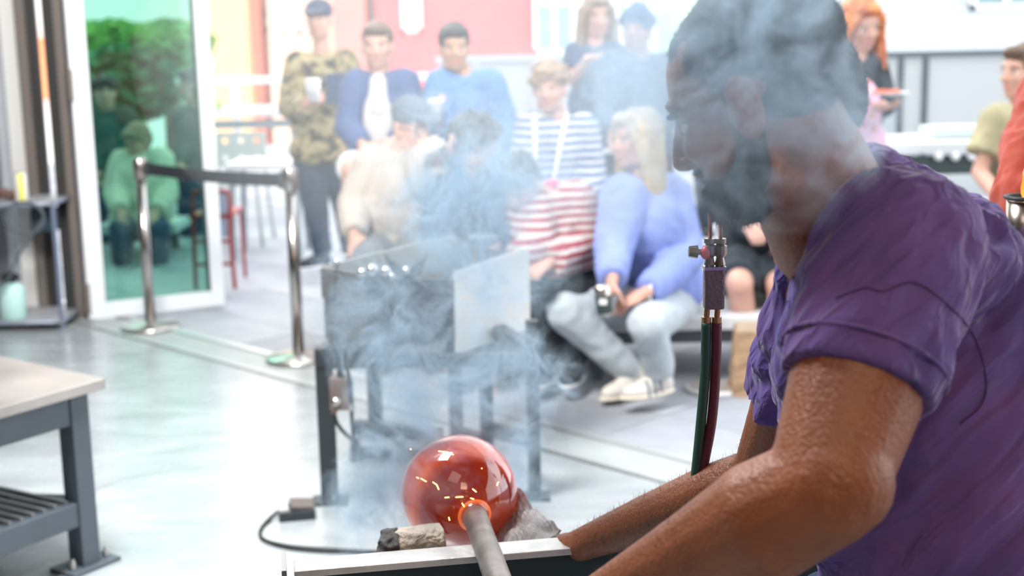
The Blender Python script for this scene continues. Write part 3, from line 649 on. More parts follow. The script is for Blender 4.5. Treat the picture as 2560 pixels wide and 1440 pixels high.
# G: navy and white stripes
STR = ramp_mat('stripe_navy', 'wave', 8.2, [(0, (.58, .60, .66)), (.5, (.06, .10, .26))], .9, dist=.8)
rG, jG, hG, xG = person('seated person with shaggy fair hair in a navy and white striped jacket', 6.68, (1374, 222), -14, 6, dict(
    sa=(1330, 325, .0), sb=(1455, 325, .05), ea=(1312, 430, -.1), eb=(1480, 440, .0), wa=(1350, 520, -.3), wb=(1435, 545, -.3), hp=(1395, 560, .05),
    ka=(1345, 600, -.45), kb=(1445, 605, -.45), fa=(1350, 800, -.35), fb=(1440, 800, -.35)), STR, NAVY, hair=('mop', HG), hk=1.0, shoes=(BLK, WHITE), loose=.014, brow=(.3, .2, .15), fdir=(0, -1), topname='striped_jacket')
for s_ in (1, -1):
    bm = bmesh.new(); pts = [at(1335 if s_ > 0 else 1418, 285, 6.5 - .08), at(1337 if s_ > 0 else 1405, 340, 6.5 - .16), at(1338 if s_ > 0 else 1390, 420, 6.5 - .19), at(1336 if s_ > 0 else 1378, 470, 6.5 - .19)]
    tube(bm, spline(pts, 4), .009, 6); under(fin('jacket_edge', bm, WHITE), rG)
# D: capped person with beige jacket and tray
rD, jD, hD, xD = person('seated older person in grey cap and beige jacket eating from a box', 6.3, (1030, 318), 38, 8, dict(
    sa=(935, 415, .05), sb=(1050, 405, .0), ea=(888, 510, .0), eb=(1075, 455, -.2), wa=(885, 590, -.18), wb=(1100, 400, -.36), hp=(985, 610, .1),
    ka=(925, 650, -.4), kb=(1045, 650, -.4), fa=(930, 800, -.3), fb=(1040, 800, -.3)), mat('jacket_beige', (.46, .41, .36), .85, bump=.2), mat('slacks_grey', (.16, .18, .2), .85), hair=('cap', mat('cap_grey', (.10, .13, .17), .85)), hk=1.04, shoes=(BLK, BLK), loose=.022, w_=1.1, brow=(.35, .3, .28), fdir=(.2, -1), topname='jacket', hd=dict(b=((.6, -.1, .6), (.3, .2, .8))))
bm = bmesh.new()
for q in (-1, 1): tube(bm, [hD + xD[0] * .099 + xD[1] * (q * .032 + math.cos(t_) * .023) + xD[2] * (.004 + math.sin(t_) * .019) for t_ in [i * math.pi / 8 for i in range(17)]], .002, 5)
bar(bm, hD + xD[0] * .098 + xD[1] * -.01 + xD[2] * .01, hD + xD[0] * .098 + xD[1] * .01 + xD[2] * .01, .003)
for q in (-1, 1): bar(bm, hD + xD[0] * .094 + xD[1] * q * .058 + xD[2] * .01, hD - xD[0] * .0 + xD[1] * q * .088 + xD[2] * .006, .003)
under(fin('eyeglasses', bm, BLK), rD)
q = at(1078, 372, 6.3 - .42); rt = root('food_carton', q, 'white open food carton held at the mouth of the capped person', 'carton'); x, y_, z = Vector((.93, -.2, .32)).normalized(), Vector((.2, .98, 0)), Vector((-.32, 0, .95))
bm = bmesh.new(); box(bm, q, (.12, .10, .022), Matrix((x, y_, z)).transposed()); under(fin('base', bm, mat('carton_cream', (.72, .68, .55), .7), bevel=.004), rt)
bm = bmesh.new(); box(bm, q + z * .018, (.11, .09, .018), Matrix((x, y_, z)).transposed()); under(fin('rim', bm, WHITE, bevel=.004), rt)
for k_ in range(3): bm = bmesh.new(); ell(bm, q + z * .035 + x * (k_ - 1) * .03, (.02, .018, .014)); under(fin('food_piece', bm, mat('food', (.75, .5, .3), .7), smooth=True), rt)
# E: curly dark hair in dark top
rE, jE, hE, xE = person('seated person with curly dark hair in dark navy top behind the smoke', 6.02, (1188, 370), -12, 20, dict(
    sa=(1118, 460, .0), sb=(1245, 465, .0), ea=(1095, 560, -.1), eb=(1268, 565, -.1), wa=(1120, 610, -.32), wb=(1240, 620, -.32), hp=(1185, 650, .1),
    ka=(1130, 690, -.4), kb=(1240, 690, -.4), fa=(1140, 840, -.3), fb=(1235, 840, -.3)), mat('hoodie_dark', (.02, .04, .09), .9), BLK, skin=SKIN_M, hair=('curly', HDK), hk=1.08, shoes=(BLK, WHITE), loose=.02, fdir=(0, -1), brow=(.04, .03, .03))
# F: red striped sweater, leaning forward
STRF = ramp_mat('stripe_red', 'wave', 9.0, [(0, (.55, .50, .47)), (.5, (.30, .03, .05))], .95, dist=1.5)
rF, jF, hF, xF = person('bent-over person in a red and white striped sweater beside the steel box', 5.72, (1298, 462, -.1), -25, 38, dict(
    sa=(1330, 530, -.05), sb=(1435, 510, .05), ea=(1335, 630, -.2), eb=(1462, 625, .0), wa=(1290, 650, -.35), wb=(1370, 660, -.3), hp=(1462, 690, .2),
    ka=(1345, 720, -.15), kb=(1425, 735, -.2), fa=(1370, 900, -.1), fb=(1440, 900, -.1)), STRF, BLK, hair=('short', HDK), hk=1.0, shoes=(BLK, WHITE), loose=.03, fdir=(-.3, -1), topname='sweater')
bm = bmesh.new(); tube(bm, spline([at(1352, 500, 5.95), at(1372, 462, 5.9), at(1410, 468, 5.95)], 5), .022, 8); under(fin('collar', bm, mat('collar_pink', (.75, .08, .22), .9), smooth=True), rF)
# J: blonde in periwinkle sweater
PERI = mat('knit_periwinkle', (.24, .31, .66), .95, bump=.3, bscale=120, var=.1, vscale=8)
rJ, jJ, hJ, xJ = person('seated blonde person in periwinkle sweater and pale jeans holding a can', 5.75, (1592, 352), -62, 2, dict(
    sa=(1560, 490, -.12), sb=(1672, 490, .10), ea=(1535, 620, -.25), eb=(1715, 640, .0), wa=(1530, 705, -.48), wb=(1610, 735, -.42), hp=(1668, 745, .1),
    ka=(1412, 778, -.30), kb=(1618, 815, -.55), fa=(1585, 935, -.25), fb=(1652, 935, -.42)), PERI, DENL, hair=('longflat', HBL), hk=1.05, k=1.0, shoes=(mat('sneaker_white', (.72, .68, .62), .7), mat('sneaker_sole', (.85, .76, .62), .6)), loose=.022, w_=1.08, vox=.009, sleeve='long', brow=(.5, .35, .22), fdir=dict(a=(-.75, -.7), b=(-.85, -.5)), topname='sweater', hd=dict(a=((-.25, -.3, -.8), (.6, .3, 0)), b=((-.95, -.2, -.35), (-.1, .4, -.8))))
for q in ('a', 'b'):
    d = Vector((-.85, -.5, 0)).normalized(); an = jJ['f' + q]; s_ = Vector((-d.y, d.x, 0))
    for i in range(3):
        c = Vector((an.x, an.y, an.z - .085)) + d * (.03 + i * .03) + Vector((0, 0, .05 - i * .006)); bm = bmesh.new(); tube(bm, [c + s_ * .047 + Vector((0, 0, -.025)), c + s_ * .04 + Vector((0, 0, .015)), c + s_ * .02 + Vector((0, 0, .036))], .006, 6); under(fin('shoe_stripe', bm, mat('stripe_grey', (.16, .2, .25), .7)), rJ)
q = at(1509, 752, 5.18); rt = root('drink_can', q - Vector((0, 0, .06)), 'silver and black drink can in the hands of the blonde person', 'can'); ax_ = Vector((-.12, -.1, 1)).normalized()
bm = bmesh.new(); lathe(bm, q - ax_ * .06, [(.024, 0), (.031, .006), (.032, .012), (.032, .108), (.026, .120), (.024, .122)], ax_, 24); under(fin('can_body', bm, STEEL, smooth=True), rt)
bm = bmesh.new(); lathe(bm, q - ax_ * .06, [(.0325, .014), (.0327, .016), (.0327, .085), (.0325, .087)], ax_, 24); under(fin('can_sleeve', bm, mat('can_black', (.04, .06, .06), .4), smooth=True), rt)
bm = bmesh.new(); box(bm, q + Vector((-.004, -.033, .002)), (.03, .004, .022)); under(fin('can_label', bm, WHITE, bevel=.001), rt)
bm = bmesh.new(); tube(bm, [jJ['wb'] + Vector((math.cos(t_) * .008, math.cos(t_) * .03, math.sin(t_) * .032)) + Vector((.03, .02, 0)) for t_ in [i * math.pi / 8 for i in range(17)]], .006, 6); under(fin('wristband', bm, WHITE, smooth=True), rJ)
# O: dark shorts person behind the hoses
rO, jO, hO, xO = person('seated person in black shorts and dark top behind the torch hoses', 6.3, (1895, 300), -10, 8, dict(
    sa=(1840, 410, .0), sb=(1970, 405, .0), ea=(1825, 500, -.1), eb=(1990, 500, -.1), wa=(1870, 560, -.35), wb=(1975, 600, -.35), hp=(1900, 640, .1),
    ka=(1848, 712, -.46), kb=(1950, 715, -.45), fa=(1868, 850, -.36), fb=(1955, 850, -.36)), BLK, mat('shorts_black', (.03, .04, .055), .9), hair=('short', HDK), legs='shorts', shoes=(BLK, BLK), loose=.015, fdir=(-.2, -1), k=1.05)
# L: redhead with plate
APR = ramp_mat('apron_pink', 'voronoi', 14, [(0, (.35, .62, .22)), (.12, (.80, .20, .16)), (.24, (.88, .52, .68))], .85)
rL, jL, hL, xL = person('standing person with long red hair in black top holding a white plate', 7.4, (2152, 62), 18, 18, dict(
    sa=(2085, 165, .0), sb=(2185, 165, .05), ea=(2075, 260, -.1), eb=(2215, 262, .05), wa=(2120, 268, -.33), wb=(2195, 268, -.33), hp=(2135, 385, .05),
    ka=(2110, 520, .0), kb=(2165, 520, .0), fa=(2110, 660, .02), fb=(2165, 660, .02)), BLK, NAVY, hair=('longflat', HR), hk=1.18, k=.96, sleeve='mid', shoes=(BLK, WHITE), brow=(.5, .2, .1), roll=6, hd=dict(b=((.5, -.6, 0), (0, 0, 1)), a=((.6, -.6, 0), (0, 0, 1))))
bm = bmesh.new(); ell(bm, at(2142, 285, 7.4 - .12), (.135, .06, .20)); ell(bm, at(2145, 375, 7.4 - .08), (.16, .09, .22)); meld('apron', bm, .012, APR, rL, 1, folds(.004, 14))
q = at(2215, 238, 7.4 - .46); rt = root('party_plate', q, 'white paper plate of red snacks held by the redhead', 'plate')
bm = bmesh.new(); lathe(bm, q, [(.07, 0), (.115, .012), (.118, .016), (.08, .008), (.06, .006)], Vector((0, 0, 1)), 28); under(fin('dish', bm, WHITE, smooth=True), rt)
for i, (dx, dy) in enumerate(((-.05, 0), (-.01, .02), (.03, -.02), (.055, .015), (.01, -.04))): bm = bmesh.new(); ell(bm, q + Vector((dx, dy, .018)), (.022, .02, .012)); under(fin('snack', bm, mat('snack_red', (.75, .15, .06), .6), smooth=True), rt)
# M: seated at right edge
KHK = mat('tee_khaki', (.40, .36, .22), .9, var=.35, vscale=6)
rM, jM, hM, xM = person('person in khaki patterned tee at the right edge looking left', 6.6, (2558, 185), -68, -2, dict(
    sa=(2498, 310, -.1), sb=(2600, 300, .15), ea=(2448, 430, -.15), eb=(2640, 430, .15), wa=(2500, 500, -.42), wb=(2600, 520, -.3), hp=(2560, 560, .1),
    ka=(2460, 600, -.3), kb=(2560, 610, -.4), fa=(2480, 780, -.3), fb=(2570, 780, -.4)), KHK, NAVY, hair=('short', HB), hk=1.12, sleeve='short', loose=.02, shoes=(BLK, WHITE), k=1.05)
# I plate
q = at(1512, 382, 7.7 - .36); bm = bmesh.new(); lathe(bm, q, [(.06, 0), (.105, .012), (.108, .016), (.07, .008), (.05, .006)], seg=28); tag(fin('paper_plate', bm, WHITE, smooth=True), 'white paper plate held low by the person in the beanie', 'plate')
# cups
def cup(label, px, py, y, h_, r_, m, lid=None):
    q = at(px, py, y); rt = root('drink_cup', q - Vector((0, 0, h_ / 2)), label, 'cup'); b0 = q - Vector((0, 0, h_ / 2))
    bm = bmesh.new(); lathe(bm, b0, [(r_ * .75, 0), (r_, h_), (r_ * .94, h_), (r_ * .7, .006)], seg=20); under(fin('cup_wall', bm, m, smooth=True), rt)
    bm = bmesh.new(); lathe(bm, b0, [(r_ * 1.02, h_ * .96), (r_ * 1.05, h_), (r_ * .96, h_ * 1.08), (r_ * .5, h_ * 1.1)] if lid else [(r_ * .70, .01), (r_ * .84, h_ * .6), (r_ * .3, h_ * .61)], seg=20); under(fin('lid' if lid else 'drink', bm, lid or mat('drink_pink', (.55, .38, .36), .2), smooth=True), rt)
cup('clear plastic cup in the hand of the person in camouflage', 784, 228, 8.5 - .40, .125, .045, mat('cup_clear', (.72, .72, .76), .2, Transmission_Weight=.3), WHITE)
cup('coffee cup with white lid in the hand of the denim jacket', 1089, 282, 7.0 - .38, .11, .038, mat('cup_brown', (.28, .3, .36), .6), WHITE)

# people behind the glass leaf, seen through it
person('seated person in pale shirt seen through the green glass leaf', 9.6, (345, 355), -30, 25, dict(
    sa=(310, 410, 0), sb=(400, 405, 0), ea=(290, 480, -.1), eb=(415, 480, -.1), wa=(300, 530, -.35), wb=(390, 530, -.35), hp=(355, 560, 0), ka=(300, 575, -.4), kb=(395, 575, -.4), fa=(305, 660, -.35), fb=(400, 660, -.35)), mat('cloth_pale', (.68, .66, .55), .9), NAVY, hair=('short', HG), shoes=(BLK, WHITE), loose=.03, w_=1.2, fdir=(0, -1))
person('standing person in dark clothes seen through the left of the glass leaf', 10.3, (262, 232), 20, 0, dict(
    sa=(228, 300, 0), sb=(315, 298, 0), ea=(222, 370, 0), eb=(325, 370, 0), wa=(235, 430, -.2), wb=(315, 430, -.2), hp=(270, 455, 0), ka=(255, 550, 0), kb=(290, 550, 0), fa=(255, 650, 0), fb=(290, 650, 0)), mat('cloth_forest', (.03, .10, .09), .9), NAVY, hair=('mop', HDK), shoes=(BLK, WHITE), loose=.02)
person('standing person with dark hair seen at the right side of the glass leaf', 10.6, (478, 215), -80, 0, dict(
    sa=(455, 285, -.15), sb=(500, 285, .15), ea=(455, 355, -.15), eb=(505, 355, .2), wa=(450, 410, -.3), wb=(500, 410, .1), hp=(480, 440, 0), ka=(470, 530, 0), kb=(492, 530, 0), fa=(470, 635, 0), fb=(492, 635, 0)), mat('cloth_slate', (.06, .12, .12), .9), NAVY, hair=('short', HDK), shoes=(BLK, WHITE))
plinth('pale slatted bench seen through the green glass leaf', 235, 440, 566, 9.55, .5)

# audience benches
plinth('low white bench under the blonde and the striped sweater', 1420, 2010, 800, 5.75, .75)
plinth('low white bench under the capped person, behind the steel box', 880, 1300, 668, 6.15, .55)
plinth('white bench at the right edge under the khaki tee', 2440, 2700, 588, 6.5, .55)
plinth('low white bench under the navy and white stripes', 1320, 1480, 600, 6.45, .5)

# tray disc and paper bag on the pavers
c = gnd(1787, 975); rt = root('round_floor_plate', c, 'round pale metal base lying on pavers beside the paper bag', 'stand base')
bm = bmesh.new(); lathe(bm, c, [(.125, 0), (.13, .006), (.128, .014), (.112, .02), (.02, .022)], seg=40); under(fin('rim', bm, mat('plate_pale', (.75, .74, .72), .4), smooth=True), rt)
bm = bmesh.new(); lathe(bm, c + Vector((0, 0, .012)), [(.105, 0), (.108, .0105), (.05, .0115), (.01, .0118)], seg=40); under(fin('inner_disc', bm, mat('plate_taupe', (.42, .36, .33), .5)), rt)
c = gnd(1893, 995); c.y += .08; rt = root('paper_bag', c, 'creased brown paper bag standing on pavers beside the bench', 'bag')
bm = bmesh.new(); n_ = 10; w0, d0, h0 = .20, .12, .30; rings = []
random.seed(8)
for i in range(n_ + 1):
    t_ = i / n_; k_ = 1 - .15 * t_; pin = (1 - t_ * .55); ring = []
    for (x, y_) in ((-1, -1), (-.33, -1.0), (.33, -1.0), (1, -1), (1, 0), (1, 1), (0, 1), (-1, 1), (-1, 0)):
        ring.append(bm.verts.new(c + Vector((x * w0 / 2 * k_ + random.uniform(-.006, .006), y_ * d0 / 2 * pin + random.uniform(-.008, .008), t_ * h0 + random.uniform(-.006, .006) * (i > 0)))))
    rings.append(ring)
for a_, b_ in zip(rings, rings[1:]):
    for k_ in range(9): bm.faces.new((a_[k_], a_[(k_ + 1) % 9], b_[(k_ + 1) % 9], b_[k_]))
bm.faces.new(rings[0][::-1]); under(fin('bag_body', bm, mat('kraft_paper', (.42, .27, .16), .85, bump=.5, bscale=25, var=.12)), rt)
bm = bmesh.new(); box(bm, c + Vector((0, -.028, h0 - .01)), (.165, .008, .05)); under(fin('folded_top', bm, mat('kraft_light', (.62, .48, .35), .85), bevel=.002), rt)

# ================================================================== BARRIER POSTS
def stanchion(label, pxb, pyb, pyt):
    g_ = gnd(pxb, pyb); zt = at(pxb - 25, pyt, g_.y).z
    rt = root('barrier_post', g_, label, 'barrier post', 'belt barrier posts')
    bm = bmesh.new(); lathe(bm, g_, [(.150, 0), (.158, .006), (.158, .018), (.150, .026), (.04, .032), (.035, .04)], seg=48); under(fin('base', bm, STEEL, smooth=True), rt)
    bm = bmesh.new(); cyl(bm, g_ + Vector((0, 0, .03)), g_ + Vector((0, 0, zt - .1)), .027, seg=28); under(fin('pole', bm, mat('pole_steel', (.50, .46, .43), .22, 1), smooth=True), rt)
    bm = bmesh.new(); lathe(bm, g_ + Vector((0, 0, zt - .11)), [(.027, 0), (.036, .004), (.036, .105), (.030, .112)], seg=28); hd_ = under(fin('head', bm, mat('head_steel', (.40, .36, .34), .3, 1), smooth=True), rt)
    return g_, zt, rt
s1, z1, r1 = stanchion('steel barrier post in front of the glass leaf', 378, 822, 395)
s2, z2, r2 = stanchion('steel barrier post left of the steel box', 748, 902, 420)
r1['group'] = r2['group'] = 'belt barrier posts'
BELT = mat('belt_black', (.03, .035, .042), .8, bump=.3, bscale=200)
bm = bmesh.new(); n_ = 14
a_, b_ = s1 + Vector((.03, 0, z1 - .055)), s2 + Vector((-.03, 0, z2 - .055)); sd = (b_ - a_).cross(Vector((0, 0, 1))).normalized() * .0025; rows = []
for i in range(n_ + 1):
    t_ = i / n_; p_ = a_.lerp(b_, t_) - Vector((0, 0, .012 * math.sin(math.pi * t_)))
    rows.append([bm.verts.new(p_ + sd * q + Vector((0, 0, z))) for q, z in ((-1, -.030), (1, -.030), (1, .030), (-1, .030))])
for x, y_ in zip(rows, rows[1:]):
    for k_ in range(4): bm.faces.new((x[k_], x[(k_ + 1) % 4], y_[(k_ + 1) % 4], y_[k_]))
bm.faces.new(rows[0]); bm.faces.new(rows[-1][::-1])
bl = root('barrier_belt', a_, 'black retractable belt stretched between the two steel posts', 'belt'); under(fin('webbing', bm, BELT), bl)
bm = bmesh.new(); box(bm, a_ + Vector((.0, 0, 0)), (.05, .045, .075)); under(fin('belt_clip', bm, BLACKM, bevel=.004), bl)
bm = bmesh.new(); box(bm, b_ - Vector((.0, 0, 0)), (.05, .045, .075)); under(fin('belt_clip', bm, BLACKM, bevel=.004), bl)

# ================================================================== LEFT SHELF CART
zt = .62; cx = gnd(155, 825); y0 = cx.y
zt = at(130, 510, y0).z; zb = at(150, 805, y0).z
xr = at(140, 660, y0).x; xl = xr - 1.0
rt = root('utility_shelf', (xl + .5, y0, 0), 'grey metal two-tier shelf at the left edge against the wall', 'shelf'); SHM = mat('shelf_metal', (.30, .33, .40), .4, .4)
for z_ in (zt, zb):
    bm = bmesh.new(); box(bm, ((xl + xr) / 2, y0 + .22, z_), (xr - xl, .44, .012)); under(fin('shelf_board', bm, mat('shelf_grey', (.38, .39, .41), .5)), rt)
    bm = bmesh.new(); R_ = [(xl, y0, z_), (xr - .04, y0, z_), (xr, y0 + .04, z_), (xr, y0 + .44, z_)]; tube(bm, R_, .014, 8); under(fin('rim_rail', bm, SHM, smooth=True), rt)
for x_, y_ in ((xr, y0 + .02), (xr, y0 + .44), (xl, y0), (xl, y0 + .44)): bm = bmesh.new(); cyl(bm, (x_, y_, 0), (x_, y_, zt + .01), .012, seg=10); under(fin('post', bm, mat('shelf_blue', (.16, .20, .28), .5)), rt)
c = at(37, 822, y0 + .1); c.z = zb + .006; rt = root('water_bottle', c, 'mint green water bottle with black cap on the lower shelf', 'bottle')
bm = bmesh.new(); h_ = at(37, 705, y0 + .1).z - c.z; lathe(bm, c, [(.066, 0), (.071, .006), (.071, h_ * .80), (.062, h_ * .90), (.036, h_ * .97), (.032, h_)], seg=28); under(fin('bottle_body', bm, mat('bottle_mint', (.55, .84, .78), .35), smooth=True), rt)
bm = bmesh.new(); lathe(bm, c + Vector((0, 0, h_)), [(.034, 0), (.036, .004), (.036, .03), (.02, .036)], seg=20); cp_ = under(fin('cap', bm, BLK, smooth=True), rt)
bm = bmesh.new(); tube(bm, [c + Vector((math.cos(t_) * .05, 0, h_ + .015 + math.sin(t_) * .035)) for t_ in [i * math.pi / 8 for i in range(9)]], .008, 8); o = fin('carry_loop', bm, BLK); o.parent = cp_
c = at(55, 500, y0 + .12); c.z = zt + .006; rt = root('energy_can', c, 'tall yellow and white can on the upper shelf', 'can')
bm = bmesh.new(); lathe(bm, c, [(.028, 0), (.033, .008), (.033, .135), (.027, .15)], seg=20); under(fin('can_body', bm, ramp_mat('can_yellow', 'wave', 6, [(0, (.9, .9, .88)), (.5, (.85, .8, .15))], .35, axis='X'), smooth=True), rt)
bm = bmesh.new(); lathe(bm, c + Vector((0, 0, .15)), [(.0275, 0), (.026, .004), (.01, .005)], seg=20); under(fin('can_top', bm, STEEL, smooth=True), rt)
c = at(12, 502, y0 + .15); c.z = zt + .005; bm = bmesh.new()
for i in range(5): ell(bm, c + Vector((-.06 + i * .03, .01 * (i % 2), .024 + .012 * (i % 3))), (.035, .03, .022))
tag(meld('work_glove', bm, .007, mat('glove_brown', (.20, .12, .10), .9), None), 'crumpled brown work glove on the upper shelf', 'glove')
bm = bmesh.new(); lp = []
for i in range(49): t_ = i / 48 * 4 * math.pi; lp.append(at(62, 545, y0 - .02) + Vector((math.cos(t_) * (.10 + .008 * math.sin(t_ * .5)), 0, math.sin(t_) * .085)))
lp += spline([lp[-1], at(45, 640, y0 - .02), at(20, 700, y0 - .02), at(-10, 735, y0 - .02)], 6)[1:]
tube(bm, lp, .007, 6); tag(fin('hanging_cable', bm, mat('cable_grey', (.10, .12, .14), .6), smooth=True), 'looped dark cable hanging from the upper shelf', 'cable')
q = at(112, 525, y0 + .2); bm = bmesh.new(); box(bm, q - Vector((0, 0, .05)), (.13, .12, .13)); tag(fin('equipment_box', bm, mat('box_teal', (.03, .06, .08), .5), bevel=.02), 'dark box hanging under the upper shelf', 'box')

# ================================================================== LEFT MARVER TABLE
tz = at(160, 978, gnd(190, 1408).y).z + .032
pR = gnd(262, 945, tz)
tb = root('marver_table', (pR.x - .5, pR.y + .2, 0), 'steel-topped work table with slate frame at lower left', 'table')
e1 = (gnd(0, 1018, tz) - pR).normalized(); e1.z = 0; e1.normalize(); e2 = (gnd(18, 893, tz) - pR); e2.z = 0; e2.normalize()
def tp(s_, t_, z_): return Vector((pR.x, pR.y, 0)) + e1 * s_ + e2 * t_ + Vector((0, 0, z_))
bm = bmesh.new(); slab(bm, [tp(0, 0, tz - .032), tp(1.3, 0, tz - .032), tp(1.3, .0, tz - .032) + e2 * .85, tp(0, .85, tz - .032)], .032, Vector((0, 0, 1)))
under(fin('steel_top', bm, mat('marver_steel', (.50, .46, .43), .25, .5, bump=.08, bscale=60, var=.2, vscale=4), bevel=.003), tb)
nrm = Vector((-e1.y, e1.x, 0)); nrm = nrm if nrm.dot(e2) > 0 else -nrm
ix = .08; iy = .05
def leg(s_, t_): 
    bm = bmesh.new(); a_ = tp(s_, 0, 0) + nrm * t_; bar(bm, a_ + Vector((0, 0, .012)), a_ + Vector((0, 0, tz - .032)), .062, .062, ref=e1); under(fin('leg', bm, GREYM, bevel=.003), tb)
    bm = bmesh.new(); R_ = Matrix((e1, nrm, Vector((0, 0, 1)))).transposed(); box(bm, a_ + Vector((0, 0, .006)), (.17, .11, .012), R_); fp = under(fin('foot_plate', bm, GREYM, bevel=.002), tb)
    for q in (-.06, .06):
        bm = bmesh.new(); cyl(bm, a_ + e1 * q + nrm * -.02 + Vector((0, 0, .012)), a_ + e1 * q + nrm * -.02 + Vector((0, 0, .034)), .011, seg=6); cyl(bm, a_ + e1 * q + nrm * -.02 + Vector((0, 0, .03)), a_ + e1 * q + nrm * -.02 + Vector((0, 0, .045)), .006, seg=10); o = fin('bolt', bm, STEEL); o.parent = fp
for s_, t_ in ((ix, iy), (1.15, iy), (1.15, .62), (.32, .62)): leg(s_, t_)
for z_, hh in ((tz - .075, .085), (.17, .07)):
    for t_ in (iy, .62): bm = bmesh.new(); bar(bm, tp(ix + .03 if t_ == iy else .35, 0, z_) + nrm * t_, tp(1.15, 0, z_) + nrm * t_, hh, .05, ref=nrm); under(fin('cross_rail', bm, GREYM, bevel=.003), tb)
    bm = bmesh.new(); bar(bm, tp(ix, 0, z_) + nrm * (iy + .03), tp(.32, 0, z_) + nrm * .60, .05, hh); under(fin('end_rail', bm, GREYM, bevel=.003), tb)
# slatted steel shelf on the lower rails
for i in range(26):
    bm = bmesh.new(); s0 = ix + .05 + i * .038; bar(bm, tp(s0, 0, .205) + nrm * (iy + .0), tp(s0 + .02, 0, .205) + nrm * .62, .010, .016); under(fin('shelf_slat', bm, mat('slat_steel', (.42, .42, .42), .4, .6)), tb)

# ================================================================== STEEL BOX ON BLACK FRAME (centre)
SHEETB = mat('sheet_brown_shaded', (.16, .14, .125), .45, .5, bump=.08, var=.1); SHEETW = mat('sheet_pale', (.74, .73, .69), .45, .1, bump=.08, var=.05)  # brown sheet: shade of the end face is put into its dark colour
fb = root('pipe_rest_stand', gnd(1080, 1200), 'black steel frame carrying an open sheet metal box, half lost in smoke', 'stand')
def legp(px, pyt, pyb, y, wd=.05):
    b0 = at(px, pyb, y); t0 = at(px, pyt, y); bm = bmesh.new(); bar(bm, (b0.x, y, max(0, b0.z)), (b0.x, y, t0.z), wd, wd, ref=Vector((0, 1, 0))); return under(fin('leg', bm, BLACKM, bevel=.003), fb)
yF = 4.28
LZ = at(822, 868, yF).z
legp(826, 868, 1256, yF, .052); legp(941, 860, 1088, 5.02, .052); legp(1143, 830, 1122, 4.86, .05); legp(1219, 850, 1136, 4.74, .05); legp(1337, 800, 1236, yF, .042)
xFL, xFR = at(826, 1256, yF).x, at(1337, 1236, yF).x
def fbar(a_, b_, s_=.05): bm = bmesh.new(); bar(bm, a_, b_, s_, s_); return under(fin('cross_bar', bm, BLACKM, bevel=.003), fb)
fbar((xFL - .026, yF, LZ - .03), (at(925, 880, yF).x, yF + .02, LZ - .03), .062)
x2 = at(941, 1088, 5.02).x; x3 = at(1143, 1122, 4.86).x; x4 = at(1219, 1136, 4.74).x
fbar((xFL, yF, LZ - .03), (x2, 5.02, LZ - .03)); fbar((x2, 5.02, LZ - .03), (x3, 4.86, LZ - .03)); fbar((x3, 4.86, LZ - .03), (x4, 4.74, LZ - .03)); fbar((x4, 4.74, LZ - .03), (xFR, yF, LZ - .03)); fbar((xFL, yF, LZ - .05), (xFR, yF, LZ - .05), .04)
fbar((x2 - .08, 5.0, .045), (x3 - .06, 4.86, .045), .05); fbar((x4, 4.74, .10), (xFR, yF, .20), .045); fbar((x3, 4.86, .05), (x4, 4.74, .05), .05)
bm = bmesh.new(); box(bm, (xFL, yF, .004), (.12, .09, .008)); under(fin('foot_plate', bm, BLACKM), fb)
bm = bmesh.new(); box(bm, (xFR, yF, .004), (.10, .09, .008)); under(fin('foot_plate', bm, BLACKM), fb)
# box sheets
def sheet(name, quad, m, th=.006, label=None):
    bm = bmesh.new(); slab(bm, [at(*q) for q in quad], th); o = under(fin(name, bm, m), fb)
    if label: o['label'] = label
    return o
sheet('end_sheet', [(808, 668, 4.30), (925, 690, 4.22), (925, 868, 4.26), (822, 866, 4.32)], SHEETB, label='brown end sheet with shade in its colour')
bm = bmesh.new(); slab(bm, [at(806, 668, 4.305), at(842, 672, 4.28), at(842, 742, 4.29), at(810, 742, 4.31)], -.012); under(fin('corner_lip', bm, SHEETB), fb)
sheet('back_sheet', [(808, 665, 4.32), (1136, 586, 4.98), (1140, 760, 4.98), (815, 850, 4.34)], mat('sheet_inner', (.58, .60, .58), .35, .5, var=.05))
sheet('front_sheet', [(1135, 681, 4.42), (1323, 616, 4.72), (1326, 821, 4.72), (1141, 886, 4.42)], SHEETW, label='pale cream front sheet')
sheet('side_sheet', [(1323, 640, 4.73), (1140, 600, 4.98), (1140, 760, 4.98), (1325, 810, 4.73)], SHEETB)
sheet('floor_sheet', [(822, 862, 4.32), (925, 866, 4.24), (1141, 845, 4.45), (1320, 812, 4.72), (1150, 790, 4.95)], BLACKM)
sheet('burner_block', [(925, 695, 4.24), (1135, 700, 4.42), (1138, 850, 4.42), (925, 866, 4.24)], mat('block_dark', (.07, .075, .085), .7, bump=.3), .02)
